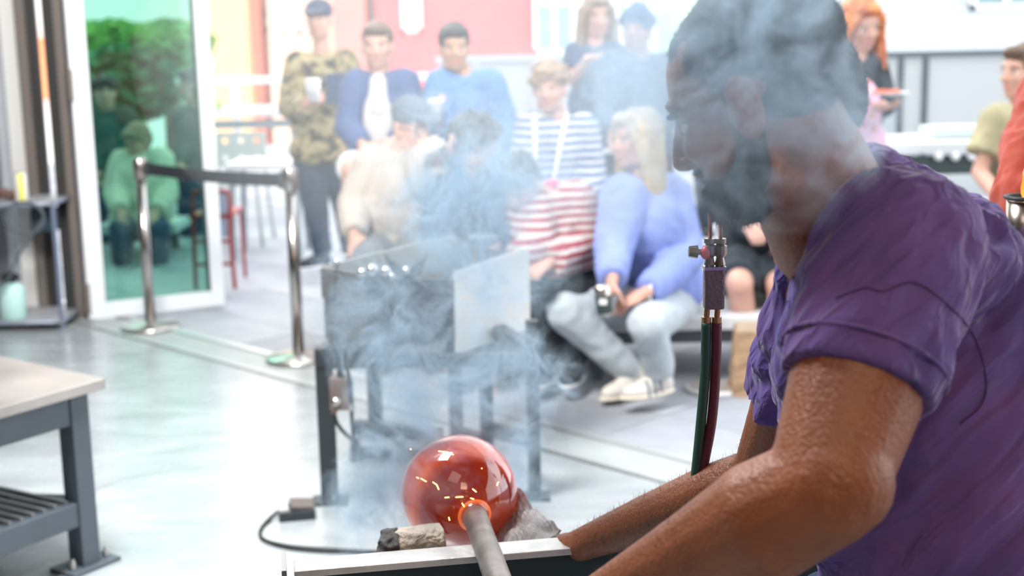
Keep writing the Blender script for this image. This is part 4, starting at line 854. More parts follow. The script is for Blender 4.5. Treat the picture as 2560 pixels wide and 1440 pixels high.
# V-notch yoke with ball rollers
bm = bmesh.new(); slab(bm, [at(958, 632, 4.30), at(1006, 674, 4.30), at(1020, 674, 4.30), at(1070, 636, 4.30), at(1050, 690, 4.30), at(1012, 700, 4.30), at(978, 688, 4.30)], .012, Vector((0, 1, 0))); under(fin('yoke_plate', bm, BLACKM), fb)
bm = bmesh.new(); cyl(bm, at(1013, 700, 4.31), at(1013, 770, 4.31), .016); under(fin('yoke_post', bm, BLACKM), fb)
bm = bmesh.new()
for (px, py, r_) in ((906, 690, .022), (936, 694, .03), (966, 690, .024), (950, 715, .03), (925, 712, .026)): ell(bm, at(px, py, 4.20), r_)
meld('clamp_body', bm, .006, mat('clamp_dark', (.10, .11, .13), .45, .3), fb)
for px, py, r_ in ((905, 682, .016), (930, 675, .02), (964, 678, .017), (979, 690, .011), (1015, 676, .014), (842, 655, .012)):
    bm = bmesh.new(); ell(bm, at(px, py, 4.17 if px < 1000 and px > 850 else 4.29), r_); under(fin('roller_ball', bm, STEEL, smooth=True), fb)
bm = bmesh.new(); cyl(bm, at(840, 676, 4.31), at(846, 655, 4.31), .006); under(fin('pin', bm, STEEL), fb)
bm = bmesh.new()
for px in (1185, 1210, 1222): ell(bm, at(px, 600, 4.72), (.035, .03, .022))
meld('clamp_body', bm, .008, mat('clamp_dark', (.10, .11, .13), .45, .3), fb)
bm = bmesh.new(); cyl(bm, at(1205, 605, 4.72), at(1207, 780, 4.73), .014); under(fin('yoke_post', bm, BLACKM), fb)
# switch box with cord on the left leg
sb = at(850, 982, 4.22); rt = root('switch_box', sb, 'small brown metal switch box hung on the left leg of the black frame', 'switch box')
bm = bmesh.new(); box(bm, sb, (.062, .05, .105)); under(fin('box_shell', bm, mat('switch_brown', (.24, .19, .165), .5, .3), bevel=.004), rt)
bm = bmesh.new(); box(bm, sb + Vector((.036, -.004, -.005)), (.012, .044, .10)); under(fin('cover_plate', bm, mat('switch_grey', (.50, .54, .56), .4, .5), bevel=.002), rt)
bm = bmesh.new(); cyl(bm, at(841, 1004, 4.195), at(839, 1005, 4.165), .014); under(fin('knob', bm, STEEL, smooth=True), rt)
bm = bmesh.new(); cyl(bm, at(852, 940, 4.22), at(849, 912, 4.22), .013, .010); under(fin('cable_gland', bm, BLACKM, smooth=True), rt)
bm = bmesh.new(); cyl(bm, at(838, 1020, 4.22), at(835, 1034, 4.22), .012, .008); under(fin('cable_gland', bm, mat('copper', (.42, .28, .2), .4, .7), smooth=True), rt)
CORD = mat('cord_black', (.02, .022, .022), .5)
bm = bmesh.new(); tube(bm, spline([at(849, 915, 4.2), at(862, 912, 4.17), at(873, 945, 4.17), at(878, 1010, 4.2), at(882, 1075, 4.22), at(888, 1108, 4.25)], 8), .0065, 8); under(fin('cord', bm, CORD, smooth=True), rt)
bm = bmesh.new(); tube(bm, spline([at(836, 1034, 4.2), at(845, 1062, 4.2), at(872, 1092, 4.22), at(898, 1110, 4.25)], 8), .0065, 8); under(fin('cord', bm, CORD, smooth=True), rt)
# shop clutter behind the left leg: low regulator parts on the floor
c = gnd(985, 1108); c.y = 4.72; rt = root('floor_valve', (c.x, c.y, 0), 'dark pipe valve lying on the floor under the steel box', 'valve')
bm = bmesh.new(); cyl(bm, (c.x - .12, c.y, .03), (c.x + .16, c.y - .05, .03), .022); under(fin('pipe', bm, BLACKM, smooth=True), rt)
for dx in (-.12, .04, .15): bm = bmesh.new(); cyl(bm, (c.x + dx, c.y, .0), (c.x + dx, c.y - .02, .085), .026, .016, 8); under(fin('fitting', bm, GREYM), rt)

# foot switch with cord
c = gnd(742, 1290); rt = root('foot_switch', c, 'black foot switch pedal lying on the concrete floor', 'foot switch'); R_ = Matrix.Rotation(math.radians(12), 3, 'Z')
bm = bmesh.new(); box(bm, c + Vector((0, 0, .015)), (.115, .10, .03), R_); under(fin('base', bm, BLACKM, bevel=.005), rt)
bm = bmesh.new(); box(bm, c + R_ @ Vector((.018, .005, .037)), (.075, .088, .013), R_ @ Matrix.Rotation(.10, 3, 'Y')); under(fin('pedal', bm, mat('pedal_brown', (.17, .14, .13), .6, bump=.6, bscale=300), bevel=.003), rt)
bm = bmesh.new(); box(bm, c + R_ @ Vector((-.042, .0, .034)), (.034, .09, .012), R_); under(fin('toe_guard', bm, mat('guard_grey', (.5, .5, .5), .4, .5), bevel=.003), rt)
g_ = lambda px, py: gnd(px, py, .007)
bm = bmesh.new(); tube(bm, spline([c + Vector((-.06, 0, .015)), g_(668, 1302), g_(650, 1328), g_(662, 1350), g_(720, 1368), g_(800, 1376), g_(880, 1378), g_(960, 1388), g_(1040, 1400)], 8), .0055, 8); under(fin('cord', bm, CORD, smooth=True), rt)
bm = bmesh.new(); tube(bm, spline([g_(676, 1300), g_(655, 1318), g_(655, 1345), g_(700, 1360), g_(760, 1368), g_(860, 1374), g_(950, 1379)], 8), .0045, 8); under(fin('cord', bm, CORD, smooth=True), rt)

# ================================================================== GAFFER BENCH
RY0, RY1 = 2.07, 2.19; rz = .648
pl, pr = gnd(735, 1428, rz), gnd(1640, 1352, rz); rd = (pr - pl); rl = rd.length; rd.normalize(); rn = Vector((-rd.y, rd.x, 0))
RAIL = mat('rail_worn_steel', (.66, .63, .59), .4, .25, bump=.35, bscale=50, var=.25, vscale=14)
gb = root('gaffer_bench', pl + rd * .3 - Vector((0, 0, rz)), 'glassblowing bench with worn flat steel rail under the blowpipe', 'bench')
Rm = Matrix((rd, rn, Vector((0, 0, 1)))).transposed()
bm = bmesh.new(); box(bm, pl + rd * (rl / 2 + .25) + rn * .026 - Vector((0, 0, .006)), (rl + .5, .056, .012), Rm); under(fin('rail', bm, RAIL, bevel=.002), gb)
bm = bmesh.new(); box(bm, pl + rd * (rl / 2 + .25) + rn * .010 - Vector((0, 0, .055)), (rl + .5, .012, .085), Rm); under(fin('side_panel', bm, mat('bench_teal', (.018, .032, .038), .6)), gb)
bm = bmesh.new(); slab(bm, [pl + rd * -.012 + rn * -.01 + Vector((0, 0, -.12)), pl + rd * -.012 + rn * .055 + Vector((0, 0, -.12)), pl + rd * -.012 + rn * .055 + Vector((0, 0, .012)), pl + rd * -.012 + rn * .03 + Vector((0, 0, .024)), pl + rd * -.012 + rn * -.01 + Vector((0, 0, .006))], .008, -rd); under(fin('end_stop', bm, mat('stop_steel', (.25, .23, .21), .5, .5)), gb)
bm = bmesh.new(); box(bm, pl + rd * (rl * .42) + rn * .105 + Vector((0, 0, -.062)), (.42, .09, .012), Rm); under(fin('side_tray', bm, GREYM), gb)
for s_ in (.03, rl + .40):
    bm = bmesh.new(); q = pl + rd * s_ + rn * .03; bar(bm, (q.x, q.y, 0), (q.x, q.y, rz - .012), .045); under(fin('leg', bm, BLACKM, bevel=.002), gb)
# near rail and seat, outside the frame but holding the worker up
q0 = pl + rn * -.78
bm = bmesh.new(); box(bm, q0 + rd * 1.05 + Vector((0, 0, -.006)), (.9, .056, .012), Rm); under(fin('rail', bm, RAIL, bevel=.002), gb)
for s_ in (.62, 1.45): bm = bmesh.new(); q = q0 + rd * s_; bar(bm, (q.x, q.y, 0), (q.x, q.y, rz - .012), .045); under(fin('leg', bm, BLACKM), gb)
bm = bmesh.new(); box(bm, (pr.x + .70, 1.72, .50), (.5, .62, .05)); under(fin('seat', bm, mat('seat_wood', (.22, .13, .08), .7), bevel=.01), gb)
for x_ in (-.2, .2):
    for y_ in (-.25, .25): bm = bmesh.new(); bar(bm, (pr.x + .70 + x_, 1.72 + y_, 0), (pr.x + .70 + x_, 1.72 + y_, .475), .045); under(fin('leg', bm, BLACKM), gb)

# blowpipe and hot glass bubble
BC = at(1148, 1232, 2.45); BR = .1095
ph = at(1187, 1290, 2.345); pe = at(1243, 1444, 1.93); pax = (pe - ph).normalized(); pend = ph + pax * .80
bp_ = root('blowpipe', pe, 'long steel blowpipe resting on the bench rail with glass at its end', 'blowpipe')
bm = bmesh.new(); lathe(bm, ph - pax * .035, [(.012, 0), (.019, .002), (.0225, .012), (.0225, .10), (.0215, .16), (.0210, .40), (.0205, .83), (.015, .835)], pax, 32)
under(fin('pipe_shaft', bm, mat('pipe_steel', (.30, .26, .23), .42, .7, bump=.15, bscale=90, var=.3, vscale=16), smooth=True), bp_)
gax = (ph - BC).normalized()
gm = bpy.data.materials.new('hot_amber_glass'); gm.use_nodes = True; n, l = nt(gm); p = n['Principled BSDF']
t = n.new('ShaderNodeTexCoord'); a = n.new('ShaderNodeTexNoise'); a.inputs['Scale'].default_value = 7; a.inputs['Detail'].default_value = 3; a.inputs['Distortion'].default_value = .8
r = n.new('ShaderNodeValToRGB'); e = r.color_ramp.elements; e[0].position = .32; e[0].color = (.48, .035, .014, 1); e[1].position = .68; e[1].color = (.86, .15, .025, 1)
gr = n.new('ShaderNodeVectorMath'); gr.operation = 'DOT_PRODUCT'; gr.inputs[1].default_value = gax
r2 = n.new('ShaderNodeValToRGB'); e = r2.color_ramp.elements; e[0].position = .40; e[0].color = (1, 1, 1, 1); e[1].position = .62; e[1].color = (.32, .12, .16, 1); q = e.new(.90); q.color = (.40, .20, .12, 1)  # dark refraction ring around the neck, painted into the glass colour
nm_ = n.new('ShaderNodeVectorMath'); nm_.operation = 'SCALE'; nm_.inputs['Scale'].default_value = 1 / BR
mr_ = n.new('ShaderNodeMapRange'); mr_.inputs['From Min'].default_value = -1; mr_.inputs['From Max'].default_value = 1.3
mx = n.new('ShaderNodeMix'); mx.data_type = 'RGBA'; mx.blend_type = 'MULTIPLY'; mx.inputs[0].default_value = .9
l.new(t.outputs['Object'], a.inputs['Vector']); l.new(a.outputs[0], r.inputs[0]); l.new(t.outputs['Object'], nm_.inputs[0]); l.new(nm_.outputs[0], gr.inputs[0]); l.new(gr.outputs['Value'], r2.inputs[0])
l.new(r.outputs[0], mx.inputs[6]); l.new(r2.outputs[0], mx.inputs[7]); l.new(mx.outputs[2], p.inputs['Base Color']); l.new(mx.outputs[2], p.inputs['Emission Color'])
p.inputs['Emission Strength'].default_value = .30; p.inputs['Roughness'].default_value = .04; p.inputs['Transmission Weight'].default_value = .08; p.inputs['IOR'].default_value = 1.5; p.inputs['Coat Weight'].default_value = .8; p.inputs['Coat Roughness'].default_value = .02
gb2 = bpy.data.objects.new('glass_bubble', None); sc.collection.objects.link(gb2); gb2.location = BC; tag(gb2, 'large glowing orange-red glass bubble on the end of the blowpipe', 'glass bubble')
prof = []
for i in range(30):
    th = math.pi - i / 29 * (math.pi - .30); prof.append((max(.0005, BR * math.sin(th)), BR * math.cos(th)))
dl = (ph - BC).length; prof += [(.0285, BR * .965), (.0262, BR * .985), (.0262, dl + .004), (.0235, dl + .008)]
bm = bmesh.new(); lathe(bm, (0, 0, 0), prof, gax, 72); o = fin('bubble_wall', bm, gm, smooth=True); o.parent = gb2
bm = bmesh.new(); lathe(bm, (0, 0, 0), [(.024, BR * .97), (.031, BR * .98), (.031, BR * 1.0), (.024, BR * 1.01)], gax, 40); o = fin('neck_ring', bm, mat('hot_rim', (.7, .12, .03), .2, Emission_Color=(1, .22, .05), Emission_Strength=.5), smooth=True); o.parent = gb2
o['label'] = 'bright orange ring at the neck'

# newspaper pad held under the bubble
PAPER = mat('wet_newspaper', (.34, .31, .29), .55, bump=.5, bscale=60, var=.45, vscale=9)
pd = root('newspaper_pad', at(1330, 1330, 2.32), 'charred wet folded newspaper pad under the right of the bubble', 'newspaper pad')
for k_ in range(3):
    bm = bmesh.new(); C4 = [at(1292 + 4 * k_, 1226 + 14 * k_, 2.52), at(1404 - 3 * k_, 1330 + 4 * k_, 2.26), at(1330, 1384, 2.20), at(1232, 1372, 2.36)]; N_ = 14; gv = []
    for i in range(N_ + 1):
        rw = []
        for j_ in range(N_ + 1):
            u_, v_ = i / N_, j_ / N_; p_ = C4[0].lerp(C4[1], u_).lerp(C4[3].lerp(C4[2], u_), v_)
            p_ += Vector((0, -.012, .02)) * (noise.noise(p_ * 26 + Vector((k_ * 5, 0, 0))) * 1.1) + Vector((0, 0, -.012 * k_)); rw.append(bm.verts.new(p_))
        gv.append(rw)
    for i in range(N_):
        for j_ in range(N_): bm.faces.new((gv[i][j_], gv[i + 1][j_], gv[i + 1][j_ + 1], gv[i][j_ + 1]))
    o = under(fin('paper_sheet', bm, PAPER), pd); sm_ = o.modifiers.new('s', 'SOLIDIFY'); sm_.thickness = .004
# charred rolled block
ca, cb = at(968, 1362, 2.24), at(1105, 1352, 2.27); ca.z = cb.z = rz - .056 + .034; bk = root('charred_block', ca, 'pale round wood block with charred end lying behind the rail', 'wood block')
bm = bmesh.new(); cyl(bm, ca, cb, .034, .034, 28); under(meld('block', bm, .004, mat('pale_wood', (.50, .42, .34), .75, bump=1.0, bscale=70, var=.4, vscale=22), None, 1, folds(.0012, 60)), bk)
bm = bmesh.new(); cyl(bm, ca + Vector((-.012, 0, 0)), ca + Vector((.02, 0, 0)), .0345, .0345, 24); o = meld('charred_end', bm, .004, mat('char', (.10, .09, .09), .8, bump=.6, bscale=80, var=.5, vscale=40), None, 1, folds(.006, 70)); under(o, bk)

# bench torch with hoses
TY = 2.05
tr_ = root('hand_torch', at(1785, 770, TY), 'bench torch with two brass valves behind the glassblower', 'torch')
BRASS = mat('aged_brass', (.30, .24, .18), .32, .9); HND = mat('torch_handle', (.20, .15, .14), .55, bump=.4, bscale=200)
bm = bmesh.new(); q0_, q1_ = at(1786, 671, TY), at(1783, 772, TY); box(bm, (q0_ + q1_) / 2, (.031, .022, (q0_ - q1_).length)); under(fin('handle', bm, HND, bevel=.004), tr_)
bm = bmesh.new(); box(bm, at(1786, 669, TY), (.033, .024, .005)); under(fin('handle_collar', bm, STEEL), tr_)
for px, tp_ in ((1774, 1775), (1800, 1803)):
    bm = bmesh.new(); a_, b_ = at(px, 668, TY), at(px + 1, 596, TY); d = b_ - a_; lathe(bm, a_, [(.006, 0), (.0085, d.length * .1), (.006, d.length * .35), (.0105, d.length * .45), (.0105, d.length * .75), (.006, d.length * .8), (.009, d.length * .84), (.009, d.length)], d, 12); v_ = under(fin('valve_body', bm, BRASS, smooth=False), tr_)
    bm = bmesh.new(); cyl(bm, b_, at(tp_, 440, TY), .0032, seg=10); under(fin('gas_tube', bm, mat('tube_copper', (.45, .22, .17), .35, .8), smooth=True), tr_)
bm = bmesh.new(); cyl(bm, at(1772, 631, TY), at(1745, 630, TY), .005, seg=10); under(fin('valve_stem', bm, BRASS), tr_)
bm = bmesh.new(); x, y_, z = (at(1742, 630, TY) - at(1772, 631, TY)).normalized(), 0, 0; cyl(bm, at(1744, 630, TY), at(1722, 629, TY), .0105, .0085, 8); under(fin('valve_knob', bm, mat('knob_brass', (.20, .19, .15), .35, .8)), tr_)
bm = bmesh.new(); ell(bm, at(1764, 632, TY - .004), (.008, .009, .0105)); under(fin('red_knob', bm, mat('knob_red', (.6, .04, .05), .4), smooth=True), tr_)
for px, m_, n0 in ((1766, mat('hose_green', (.028, .085, .055), .5), 'green_hose'), (1792, mat('hose_maroon', (.13, .022, .04), .5), 'maroon_hose')):
    bm = bmesh.new(); cyl(bm, at(px + 2, 772, TY), at(px, 800, TY), .0045, seg=10); cyl(bm, at(px, 792, TY), at(px, 812, TY), .0075, seg=8); under(fin('hose_barb', bm, mat('barb_copper', (.50, .27, .13), .35, .9)), tr_)
    bm = bmesh.new(); pts = [at(px, 806, TY), at(px - 3, 930, TY), at(px - 14, 1060, TY - .01), at(px - 28 if px < 1780 else px - 40, 1200, TY - .02), at(px - 50 if px < 1780 else px - 66, 1380, TY - .02), at(px - 80, 1560, TY + .05)]
    tube(bm, spline(pts, 8), .0080, 12); under(fin('hose', bm, m_, smooth=True), tr_)['label'] = n0.replace('_', ' ')

# ================================================================== GLASSBLOWER
gw = root('person', (.95, 1.70, 0), 'dark-bearded glassblower in purple tee bent over the bubble, seen in profile', 'person')
hc = at(1886, 256, 1.53); HK = 1.0; ax = head_axes(-117, 27)
f, s, u = ax
SN, SF = at(2235, 660, 1.47), at(2080, 735, 1.86)                  # near and far shoulder
EN, WN = at(2062, 1225, 1.33), at(1470, 1528, 1.50)
EF, WF = at(1905, 1190, 1.98), at(1440, 1366, 2.20)
bm = bmesh.new()
headparts(bm, hc, ax, HK, 28)
P_ = lambda a_, b_, d_: hc + (f * a_ + s * b_ + u * d_) * HK
for q in (-1, 1):
    tube(bm, [P_(-.012 + .019 * math.cos(t_) - .004 * math.sin(t_), q * (.084 + .002 * math.sin(t_)), -.006 + .031 * math.sin(t_)) for t_ in [.6 + i * .36 for i in range(13)]], .0042, 8)
nb = at(2120, 600, 1.63)
cap(bm, P_(-.032, 0, -.035), nb, .056, .074, 24); cap(bm, P_(.01, 0, -.085), at(2050, 600, 1.62), .040, .060, 20)
sm = (SN + SF) / 2; hp = at(2420, 1620, 1.70)
cap(bm, SN, SF, .065); cap(bm, at(2230, 720, 1.66), at(2330, 1100, 1.68), .14, .13, 24); cap(bm, at(2330, 1100, 1.68), hp, .13, .145, 24); cap(bm, nb, SN, .06, .06); cap(bm, nb, SF, .06, .06)
mN = SN.lerp(EN, .5)
chain(bm, [SN, mN, EN], [.068, .074, .060]); chain(bm, [EN, EN.lerp(WN, .22), EN.lerp(WN, .55), WN], [.060, .066, .050, .033])
ell(bm, EN.lerp(WN, -.05), (.058, .05, .058))
mF = SF.lerp(EF, .5)
chain(bm, [SF, mF, EF], [.062, .058, .046]); chain(bm, [EF, EF.lerp(WF, .25), EF.lerp(WF, .6), WF], [.046, .049, .040, .027])
handparts(bm, WN, (at(1300, 1640, 1.66) - WN), Vector((0, .3, -1)), 1.05, .75, -1, .0098)
handparts(bm, WF, (at(1345, 1375, 2.30) - WF), Vector((-.3, 0, 1)), 1.0, .15, -1, .0098)
for q, yy in ((-1, -.10), (1, .12)):
    h0 = hp + Vector((0, yy, 0)); kn = Vector((hp.x - .36, hp.y + yy * 1.6, .52)); fo_ = Vector((kn.x - .02, kn.y, .10)); chain(bm, [h0, kn], [.10, .065]); chain(bm, [kn, fo_], [.062, .045])
    cap(bm, fo_, fo_ + Vector((0, 0, -.05)), .042)
body = meld('body', bm, .0045, SKIN_D, gw, 3)
facebits(gw, hc, ax, HK * .97, (.02, .018, .018), True)
# hair, beard with fuzz
def fuzz(name, src, count, ln, m, parent, cond, seed=2, wdt=.0005, rnd=.5):
    me = src.data; rng = random.Random(seed); polys = [p_ for p_ in me.polygons if cond(p_.center)]
    if not polys: return
    bm = bmesh.new()
    for i in range(count):
        p_ = rng.choice(polys); c = p_.center + Vector((rng.uniform(-1, 1), rng.uniform(-1, 1), rng.uniform(-1, 1))) * .002
        d = (p_.normal + Vector((rng.gauss(0, rnd), rng.gauss(0, rnd), rng.gauss(0, rnd) - .1))).normalized(); x = frame_of(d)[0] * wdt; q = c + d * ln * rng.uniform(.5, 1.2)
        bm.faces.new([bm.verts.new(c - x - d * .002), bm.verts.new(c + x - d * .002), bm.verts.new(q)])
    o = fin(name, bm, m); o['kind'] = 'stuff'
    if parent: under(o, parent)
    return o
HM = mat('hair_black', (.018, .018, .02), .75)
bm = bmesh.new(); ell(bm, P_(-.027, 0, .048), (.101 * HK, .0815 * HK, .0855 * HK), ax, 32); ell(bm, P_(-.046, 0, -.002), (.062 * HK, .070 * HK, .055 * HK), ax, 24)
ell(bm, at(2062, 195, 1.545), (.043, .067, .058), ax, 24); ell(bm, at(2085, 255, 1.55), (.034, .062, .040), ax, 24)
hr = meld('hair', bm, .005, HM, gw, 1, lambda p_, n_: .0012 * noise.noise(p_ * 90) + .005 * noise.noise(p_ * 34))
fuzz('hair_fuzz', hr, 16000, .006, HM, None, lambda c: True); fz = bpy.data.objects['hair_fuzz']; fz.parent = hr
bm = bmesh.new()
ell(bm, P_(.052, 0, -.084), (.050, .050, .038), ax, 20); chain(bm, [P_(-.004, .072, -.01), P_(.004, .070, .045)], [.010, .012]); chain(bm, [P_(-.004, -.072, -.01), P_(.004, -.070, .045)], [.010, .012]); chain(bm, [P_(.05, .030, -.088), P_(.015, .060, -.068), P_(-.008, .070, -.03)], [.030, .022, .010]); chain(bm, [P_(.05, -.030, -.088), P_(.015, -.060, -.068), P_(-.008, -.070, -.03)], [.030, .022, .010]); ell(bm, P_(.083, 0, -.043), (.014, .032, .008), ax, 14); ell(bm, P_(.088, 0, -.078), (.017, .028, .018), ax, 14)
bd = meld('beard', bm, .005, HM, gw, 1, lambda p_, n_: .003 * noise.noise(p_ * 60)); fz = fuzz('beard_fuzz', bd, 7000, .009, HM, None, lambda c: True); fz.parent = bd
fz = fuzz('arm_hair', body, 3500, .012, HM, gw, lambda c: min((c - EF.lerp(WF, t_)).length for t_ in (0, .2, .4, .6, .8)) < .07 or (c - EN.lerp(WN, .75)).length < .12, 5, .00025, .9)

# purple tee
TEE = bpy.data.materials.new('tee_purple'); TEE.use_nodes = True; n, l = nt(TEE); p = n['Principled BSDF']; p.inputs['Roughness'].default_value = .85; p.inputs['Sheen Weight'].default_value = .25; p.inputs['Sheen Roughness'].default_value = .35
t = n.new('ShaderNodeTexCoord'); a = n.new('ShaderNodeTexNoise'); a.inputs['Scale'].default_value = 6; r = n.new('ShaderNodeValToRGB'); r.color_ramp.elements[0].color = (.095, .065, .25, 1); r.color_ramp.elements[1].color = (.165, .085, .30, 1); r.color_ramp.elements[0].position = .35; r.color_ramp.elements[1].position = .65
w_ = n.new('ShaderNodeTexNoise'); w_.inputs['Scale'].default_value = 420; b2 = n.new('ShaderNodeBump'); b2.inputs['Strength'].default_value = .25; b2.inputs['Distance'].default_value = .002
l.new(t.outputs['Object'], a.inputs['Vector']); l.new(a.outputs[0], r.inputs[0]); l.new(r.outputs[0], p.inputs['Base Color']); l.new(t.outputs['Object'], w_.inputs['Vector']); l.new(w_.outputs[0], b2.inputs['Height']); l.new(b2.outputs[0], p.inputs['Normal'])
_d = (at(2000, 930, 1.5) - at(2380, 560, 1.5)).normalized()
dp = n.new('ShaderNodeVectorMath'); dp.operation = 'DOT_PRODUCT'; dp.inputs[1].default_value = _d; ds = n.new('ShaderNodeMath'); ds.operation = 'MULTIPLY'; ds.inputs[1].default_value = .84
dv = n.new('ShaderNodeVectorMath'); dv.operation = 'SCALE'; dv.inputs[0].default_value = _d; db = n.new('ShaderNodeVectorMath'); db.operation = 'SUBTRACT'
l.new(t.outputs['Object'], dp.inputs[0]); l.new(dp.outputs['Value'], ds.inputs[0]); l.new(ds.outputs[0], dv.inputs['Scale']); l.new(t.outputs['Object'], db.inputs[0]); l.new(dv.outputs[0], db.inputs[1])
fn = n.new('ShaderNodeTexNoise'); fn.inputs['Scale'].default_value = 26; fn.inputs['Detail'].default_value = 2; fn.inputs['Distortion'].default_value = .35; l.new(db.outputs[0], fn.inputs['Vector'])
fs = n.new('ShaderNodeMath'); fs.operation = 'SUBTRACT'; fs.inputs[1].default_value = .5; fa_ = n.new('ShaderNodeMath'); fa_.operation = 'ABSOLUTE'; fi = n.new('ShaderNodeMath'); fi.operation = 'SUBTRACT'; fi.inputs[0].default_value = 1
l.new(fn.outputs[0], fs.inputs[0]); l.new(fs.outputs[0], fa_.inputs[0]); l.new(fa_.outputs[0], fi.inputs[1])
fb_ = n.new('ShaderNodeBump'); fb_.inputs['Strength'].default_value = .75; fb_.inputs['Distance'].default_value = .035; l.new(fi.outputs[0], fb_.inputs['Height']); l.new(fb_.outputs[0], b2.inputs['Normal'])
bm = bmesh.new()
cap(bm, at(2235, 650, 1.50), at(2080, 720, 1.84), .085, .080, 24)
cap(bm, at(2285, 765, 1.66), at(2370, 1080, 1.68), .145, .165, 28); cap(bm, at(2370, 1080, 1.68), at(2400, 1640, 1.70), .165, .185, 28)
ell(bm, at(2290, 650, 1.62), (.115, .14, .09)); cap(bm, at(2180, 472, 1.64), at(2400, 600, 1.66), .046, .052, 20); cap(bm, at(2055, 645, 1.64), at(1995, 830, 1.68), .040, .050, 20); cap(bm, at(2070, 740, 1.60), at(2040, 930, 1.62), .050, .055, 20); ell(bm, at(2400, 800, 1.66), (.12, .14, .12))
cap(bm, at(2165, 470, 1.62), at(2260, 620, 1.50), .048, .085, 20); cap(bm, at(2165, 470, 1.64), at(2120, 680, 1.80), .048, .07, 20)
cap(bm, at(2080, 600, 1.62), at(2020, 800, 1.70), .035, .050, 20); cap(bm, at(2020, 800, 1.70), at(2010, 980, 1.74), .052, .040, 20); cap(bm, at(2130, 820, 1.66), at(2190, 1250, 1.68), .10, .11, 20)
hN0, hN1 = SN.lerp(EN, .12), SN.lerp(EN, .57); cap(bm, at(2250, 620, 1.48), hN0, .088, .090, 24); hd_ = (hN1 - hN0).normalized(); cyl(bm, hN0 - hd_ * .03, hN1, .086, .083, 28)
hF0, hF1 = SF.lerp(EF, .10), SF.lerp(EF, .60); cap(bm, SF, hF0, .078, .078, 20); cyl(bm, hF0, hF1, .078, .070, 24)
fd = (at(2000, 930, 1.5) - at(2380, 560, 1.5))
def teefold(p_, n_):
    d = fd.normalized(); q = p_ * 17; q = q - d * (q.dot(d) * .80); a_ = 1 - abs(noise.noise(q + Vector((9, 2, 4)))) * 3.0; a2 = 1 - abs(noise.noise(q * 2.1 + Vector((1, 8, 3)))) * 3.0
    msk = .5 + .5 * noise.noise(p_ * 5)
    nh = min(1, max(0, ((hN1 - p_).dot(hd_) - .004) / .03)) if (p_ - hN1).length < .16 else 1
    return (.0068 * a_ + .0034 * a2) * max(.2, msk * 1.6) * nh
tee = meld('tee_shirt', bm, .006, TEE, gw, 3, teefold)
# hems and sleeve seam
def ring(name, c, d, r_, m_, tr=.003, parent=None, sq=1.0):
    x, y_, z = frame_of(d); bm = bmesh.new(); tube(bm, [c + (x * math.cos(t_) + y_ * math.sin(t_) * sq) * r_ for t_ in [i * math.pi / 24 for i in range(49)]], tr, 6); o = fin(name, bm, m_, smooth=True); o.parent = parent; return o
SEAM = mat('tee_seam', (.07, .04, .14), .9)
bv = BVHTree.FromPolygons([v.co for v in tee.data.vertices], [list(p_.vertices) for p_ in tee.data.polygons])
def onsurf(pts, off=.001):
    out = []
    for px, py in pts:
        d = ray(px, py).normalized(); h = bv.ray_cast(CP, d)
        if h[0]: out.append(h[0] - d * off)
    return out
sp = onsurf([(v.x, v.y) for v in spline([(2090, 745, 0), (2160, 720, 0), (2210, 728, 0), (2280, 705, 0), (2350, 745, 0), (2430, 830, 0), (2465, 940, 0), (2455, 1010, 0), (2400, 1060, 0)], 6)])
if len(sp) > 4: bm = bmesh.new(); tube(bm, sp, .0010, 6); o = fin('sleeve_seam', bm, SEAM, smooth=True); o.parent = tee
ring('sleeve_hem', SN.lerp(EN, .46), (EN - SN), .0885, TEE, .0025, tee); 
# collar ribbing
cl_ = spline([at(2185, 380, 1.64), at(2150, 420, 1.575), at(2100, 520, 1.555), at(2040, 620, 1.57), at(2005, 640, 1.63)], 6); bm = bmesh.new(); tube(bm, cl_, .007, 8); o = fin('collar', bm, TEE, smooth=True); o.parent = tee
# dark trousers
bm = bmesh.new(); ell(bm, hp, (.19, .20, .14))
for yy in (-.10, .12): kn = Vector((hp.x - .36, hp.y + yy * 1.6, .52)); fo_ = Vector((kn.x - .02, kn.y, .12)); cap(bm, hp + Vector((0, yy, 0)), kn, .115, .085); cyl(bm, kn, fo_, .083, .07)
meld('trousers', bm, .012, NAVY, gw, 2, folds(.006, 14))
for yy in (-.10, .12): shoe(gw, Vector((hp.x - .38, hp.y + yy * 1.6, .085)), (-1, 0), BLK, BLK, 1.1)

# ================================================================== RIGHT EDGE: assistant in orange, burner with flame
ORG = mat('jacket_orange', (.46, .055, .025), .75, bump=.6, bscale=22, var=.15, vscale=9, Sheen_Weight=.3)
rt = root('person', (2.0, 3.3, 0), 'assistant in crinkled orange jacket cropped by the right edge', 'person')
hcc = at(2720, -10, 3.45); axx = head_axes(-70, 10)
bm = bmesh.new(); headparts(bm, hcc, axx, 1.0); shl, shr = at(2650, 250, 3.2), at(2860, 210, 3.45); hpp = at(2760, 860, 3.3)
cap(bm, hcc - Vector((0, 0, .08)), (shl + shr) / 2, .055, .06); cap(bm, shl, shr, .07); cap(bm, (shl + shr) / 2 - Vector((0, 0, .1)), hpp, .13, .13); el_, wr_ = at(2572, 500, 3.0), at(2740, 600, 2.85)
chain(bm, [shl, el_, wr_], [.055, .042, .028]); handparts(bm, wr_, wr_ - el_, Vector((0, 0, -1)), 1, .9, 1)
chain(bm, [shr, shr + Vector((.05, -.05, -.28)), shr + Vector((-.05, -.3, -.35))], [.055, .042, .028]); handparts(bm, shr + Vector((-.05, -.3, -.35)), Vector((-.3, -1, 0)), Vector((0, 0, -1)), 1, .9, -1)
